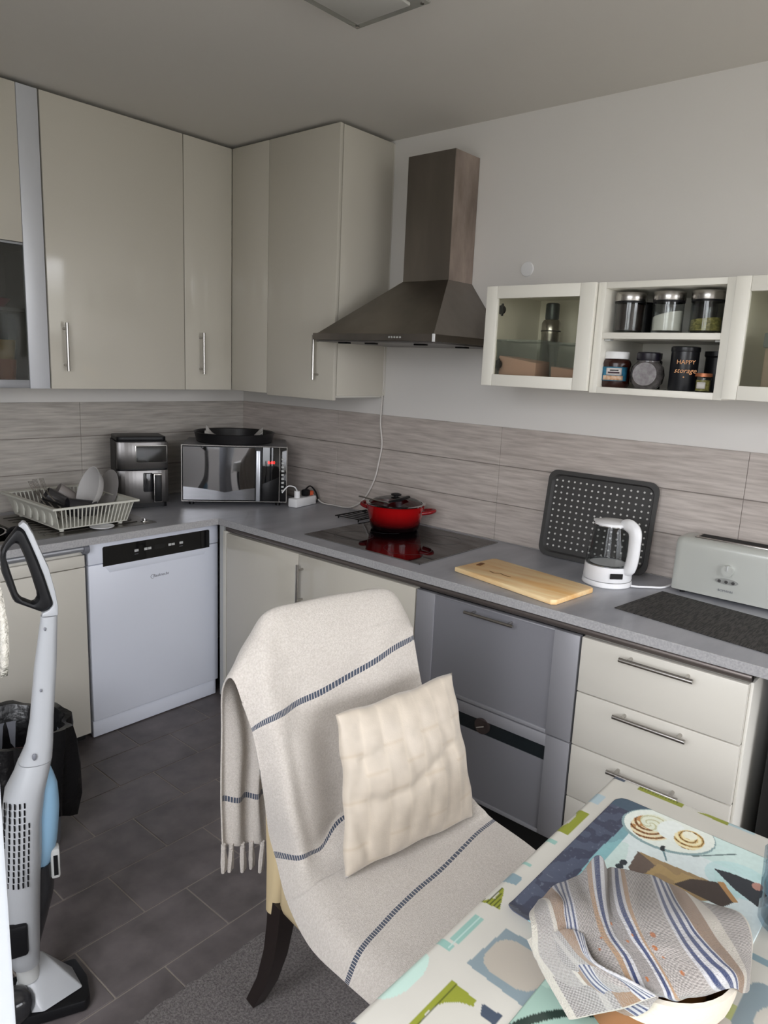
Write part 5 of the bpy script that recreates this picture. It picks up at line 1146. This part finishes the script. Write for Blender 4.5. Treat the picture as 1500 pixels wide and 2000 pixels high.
me.polygons.foreach_set('use_smooth', [True]*len(me.polygons))
o = bpy.data.objects.new('cushion', me); COL.objects.link(o); tag(o, 'square cream satin cushion with scale quilting leaning on the chair back', 'cushion')

# ================================================================== VACUUM CLEANER
vb = Vector((-1.90, -1.62, .0)); va = R(-21.05)
c = thing('vacuum_cleaner', 'white and pale blue upright stick vacuum at the left edge', 'vacuum', tuple(vb), va, world=False)
def loft(secs, m, name, par, nseg=20, label=None):
    """secs: (cx, cy, z, rx, ry)"""
    t = bmesh.new(); rings = []
    for cx, cy, z, rx, ry in secs:
        rings.append([t.verts.new((cx+rx*math.copysign(abs(math.cos(a))**.8, math.cos(a)), cy+ry*math.copysign(abs(math.sin(a))**.8, math.sin(a)), z)) for a in [2*math.pi*i/nseg for i in range(nseg)]])
    for A, B in zip(rings, rings[1:]):
        for i in range(nseg): t.faces.new((A[i], A[(i+1) % nseg], B[(i+1) % nseg], B[i]))
    t.faces.new(rings[0][::-1]); t.faces.new(rings[-1]); q = MB(); q._merge(t); return obj(name, q, m, par, True, label, world=False)
bd = loft([(.000, 0, .135, .030, .040), (-.003, 0, .165, .034, .05), (-.003, 0, .20, .036, .055), (.0005, 0, .36, .041, .06), (.005, 0, .42, .042, .062), (.009, 0, .50, .041, .062), (.019, 0, .565, .041, .055), (.034, 0, .605, .036, .045), (.042, 0, .632, .034, .038)], M['vwhite'], 'body', c)
tb = loft([(.043, 0, .633, .034, .036), (.0525, 0, .668, .028, .030), (.060, 0, .728, .0240, .024), (.072, 0, .845, .0225, .020), (.0845, 0, .9595, .0165, .017)], M['vwhite'], 'neck', c)
ob('blue_shell', MB().tube([(.036, .012, .372), (.046, .012, .42), (.053, .012, .50), (.054, .010, .56), (.052, .006, .61)], .03, 16, 4, rs=[.028, .033, .034, .031, .018]), M['blue'], c, 'pale blue side shell')
ob('dust_canister', MB().tube([(.006, .012, .160), (.020, .012, .235), (.034, .012, .30), (.036, .012, .369)], .03, 16, 4, rs=[.025, .032, .034, .032]), M['smoke'], c, 'smoked dust canister')
ob('latch', MB().box(.062, .082, -.012, .016, .330, .405, .005), M['lgrey'], c)
ob('latch_slot', MB().box(.068, .077, -.0135, -.0115, .340, .390), M['black'], c)
ob('battery_grip', MB().box(-.040, .008, -.066, -.045, .195, .275, .008), M['black'], c, 'black grip block')
for i in range(4): pass
mb = MB()
for i in range(6):
    for k in range(13):
        x = -.034+.0095*i+.0010*k; z = .365+.0155*k
        cx_ = .003+.05*max(0, z-.42)
        if i == 5 and k > 9: continue
        yy = -.0620*max(.05, 1-abs((x-cx_)/.0415)**2.3)**(1/2.3)-.0008
        if z > .5: yy = yy*(1-(z-.5)*1.9)
        mb.box(x-.0016, x+.0016, yy-.001, yy+.006, z, z+.0115)
o = ob('vent_slots', mb, M['black'], c, 'grid of narrow vent slots', False); o['kind'] = 'stuff'
for p_, r_ in (((.060, -.0245, .80), .003), ((.074, -.019, .935), .003), ((.040, -.036, .655), .006)): ob('screw', MB().sphere(p_, r_, .8, .5, 1.4, 10), M['grey'], c)
# handle: black loop with white spine
OUT = [(0.0319, 1.157), (0.0386, 1.1565), (0.0451, 1.149), (0.0542, 1.1235), (0.0664, 1.0867), (0.0786, 1.0454), (0.0918, 0.9908), (0.0914, 0.9826), (0.0839, 0.9739), (0.0717, 0.9692), (0.0216, 0.9963), (0.0163, 1.005), (-0.001, 1.0651), (-0.0018, 1.0927), (0.0004, 1.112), (0.0102, 1.1294)]
INN = [(0.0279, 1.1235), (0.0335, 1.1211), (0.0435, 1.0927), (0.0533, 1.0546), (0.062, 1.016), (0.0626, 1.0037), (0.0575, 0.9948), (0.0516, 0.9935), (0.0324, 1.0045), (0.027, 1.0131), (0.0157, 1.0609), (0.0093, 1.0904), (0.0101, 1.1047), (0.0221, 1.1207)]
SPN = [(0.0342, 1.1594), (0.0449, 1.1685), (0.0514, 1.1622), (0.0619, 1.14), (0.0731, 1.1061), (0.0878, 1.0647), (0.0976, 1.0162), (0.102, 0.9813), (0.1012, 0.9600), (0.0690, 0.9600), (0.0716, 0.9685), (0.0839, 0.9732), (0.0922, 0.9826), (0.0926, 0.9910), (0.0794, 1.0458), (0.0672, 1.0871), (0.0550, 1.1239), (0.0459, 1.1495), (0.0386, 1.1575)]
def loop_prism(OUT, INN, hw, chamfer):
    """closed ring with a hole, thickness 2*hw along local y, chamfered rims"""
    m_ = 72
    def resamp(P, ph=0):
        P = [Vector(p) for p in P]; P.append(P[0]); L = [0]
        for a, b in zip(P, P[1:]): L.append(L[-1]+(b-a).length)
        out = []
        for i in range(m_):
            d = ((i/m_+ph) % 1)*L[-1]; k = 0
            while L[k+1] < d: k += 1
            out.append(P[k].lerp(P[k+1], (d-L[k])/(L[k+1]-L[k]+1e-9)))
        return out
    A = resamp(OUT); B0 = resamp(INN); cA = sum(A, Vector((0, 0)))/m_
    # match the starting point of the inner ring to the outer
    k = min(range(m_), key=lambda i: (B0[i]-A[0]).length); B = B0[k:]+B0[:k]
    t = bmesh.new(); R_ = []
    def ring(P, Q, f_, y): R_.append([t.verts.new((p.x+(q.x-p.x)*f_, y, p.y+(q.y-p.y)*f_)) for p, q in zip(P, Q)])
    for P, Q, f_, y in ((A, B, 0, -hw*.45), (A, B, .18, -hw*.9), (A, B, .5, -hw), (A, B, .82, -hw*.9), (A, B, 1, -hw*.45), (A, B, 1, hw*.45), (A, B, .82, hw*.9), (A, B, .5, hw), (A, B, .18, hw*.9), (A, B, 0, hw*.45)): ring(P, Q, f_, y)
    for a in range(len(R_)):
        X_, Y_ = R_[a], R_[(a+1) % len(R_)]
        for i in range(m_): t.faces.new((X_[i], X_[(i+1) % m_], Y_[(i+1) % m_], Y_[i]))
    bmesh.ops.recalc_face_normals(t, faces=t.faces); q = MB(); q._merge(t); return q
ob('handle_loop', loop_prism(OUT, INN, .015, .004), M['black'], c, 'black angular loop handle')
ob('handle_spine', MB().prism(SPN, -.014, .014, 'y', .0025), M['vwhite'], c, 'white spine of the handle')
# nozzle
hd = ob('nozzle', MB().prism([(-.15, -.055), (.118, -.070), (.130, -.055), (.130, .010), (.11, .075), (-.13, .075), (-.15, .06)], .004, .034, 'z', .006), M['black'], c, 'black nozzle base')
ob('nozzle_cover', MB().hull([(-.045, -.040, .036), (.030, -.066, .036), (.118, -.030, .036), (.100, .045, .036), (.0, .05, .036), (-.03, -.015, .056), (.034, -.046, .052), (.105, -.020, .046), (.030, .030, .125), (-.005, .025, .120), (-.01, -.005, .09)], .004), M['vwhite'], hd, 'white top cover')
ob('motor_hood', MB().sphere((-.030, -.040, .055), .045, 1.0, .8, 1.0, 20), M['smoke'], hd, 'dark rounded hood')
ob('joint', MB().cyl((.004, 0, .085), (.0, 0, .136), .024, 16), M['lgrey'], c)

# ================================================================== WASTE BIN
bx, by = -1.665, -1.02
c = thing('waste_bin', 'round bin lined with a black bag behind the vacuum cleaner', 'bin', (bx, by, 0))
obj('bin', MB().lathe([(0, .001), (.115, .001), (.135, .36), (.128, .36), (.110, .006), (0, .006)], (bx, by, 0), 28), M['grey'], c)
t = bmesh.new(); rings = []; n = 64
for z, r, am in ((.06, .110, .0), (.20, .118, .004), (.33, .124, .004), (.365, .128, .002), (.405, .142, .006), (.405, .158, .010), (.37, .160, .014), (.28, .162, .018), (.18, .160, .022), (.11, .152, .026)):
    rings.append([t.verts.new((bx+(r+am*math.sin(7*a+3*math.sin(2*a)+z*9)+am*.5*math.sin(17*a))*math.cos(a), by+(r+am*math.sin(7*a+3*math.sin(2*a)+z*9)+am*.5*math.sin(17*a))*math.sin(a), z+am*.9*math.sin(5*a+1))) for a in [2*math.pi*i/n for i in range(n)]])
for A, B in zip(rings, rings[1:]):
    for i in range(n): t.faces.new((A[i], A[(i+1) % n], B[(i+1) % n], B[i]))
q = MB(); q._merge(t); o = obj('bin_bag', q, M['bag'], c); o.modifiers.new('thickness', 'SOLIDIFY').thickness = .0008
tag(obj('rubbish', MB().sphere((bx-.01, by-.01, .27), .10, 1, 1, .5, 16), mat('rubbish_red', '#5a2c2e', .7, color2='#8a7a76', noise=(25, 25, 25))), 'reddish rubbish inside the black-lined bin', 'rubbish')

# hanging cloth at the left jamb
t = bmesh.new(); n = 12; V = []
for j in range(n+1):
    row = []
    for i in range(9):
        u = i/8; v = j/n; row.append(t.verts.new((-2.2765+.005*math.sin(v*9+u*4)*v, -2.580+.075*u, 1.50-(.240-.02*math.sin(u*3.1))*v)))
    V.append(row)
for j in range(n):
    for i in range(8): t.faces.new((V[j][i], V[j][i+1], V[j+1][i+1], V[j+1][i]))
q = MB(); q._merge(t); o = obj('hand_towel', q, mat('fluffy_white', '#cfcbc2', .95, bump=((200, 200, 200), .9, .005))); o.modifiers.new('thickness', 'SOLIDIFY').thickness = .006
tag(o, 'white fluffy cloth hanging on the door jamb at the left picture edge', 'towel')
bpy.context.view_layer.update()
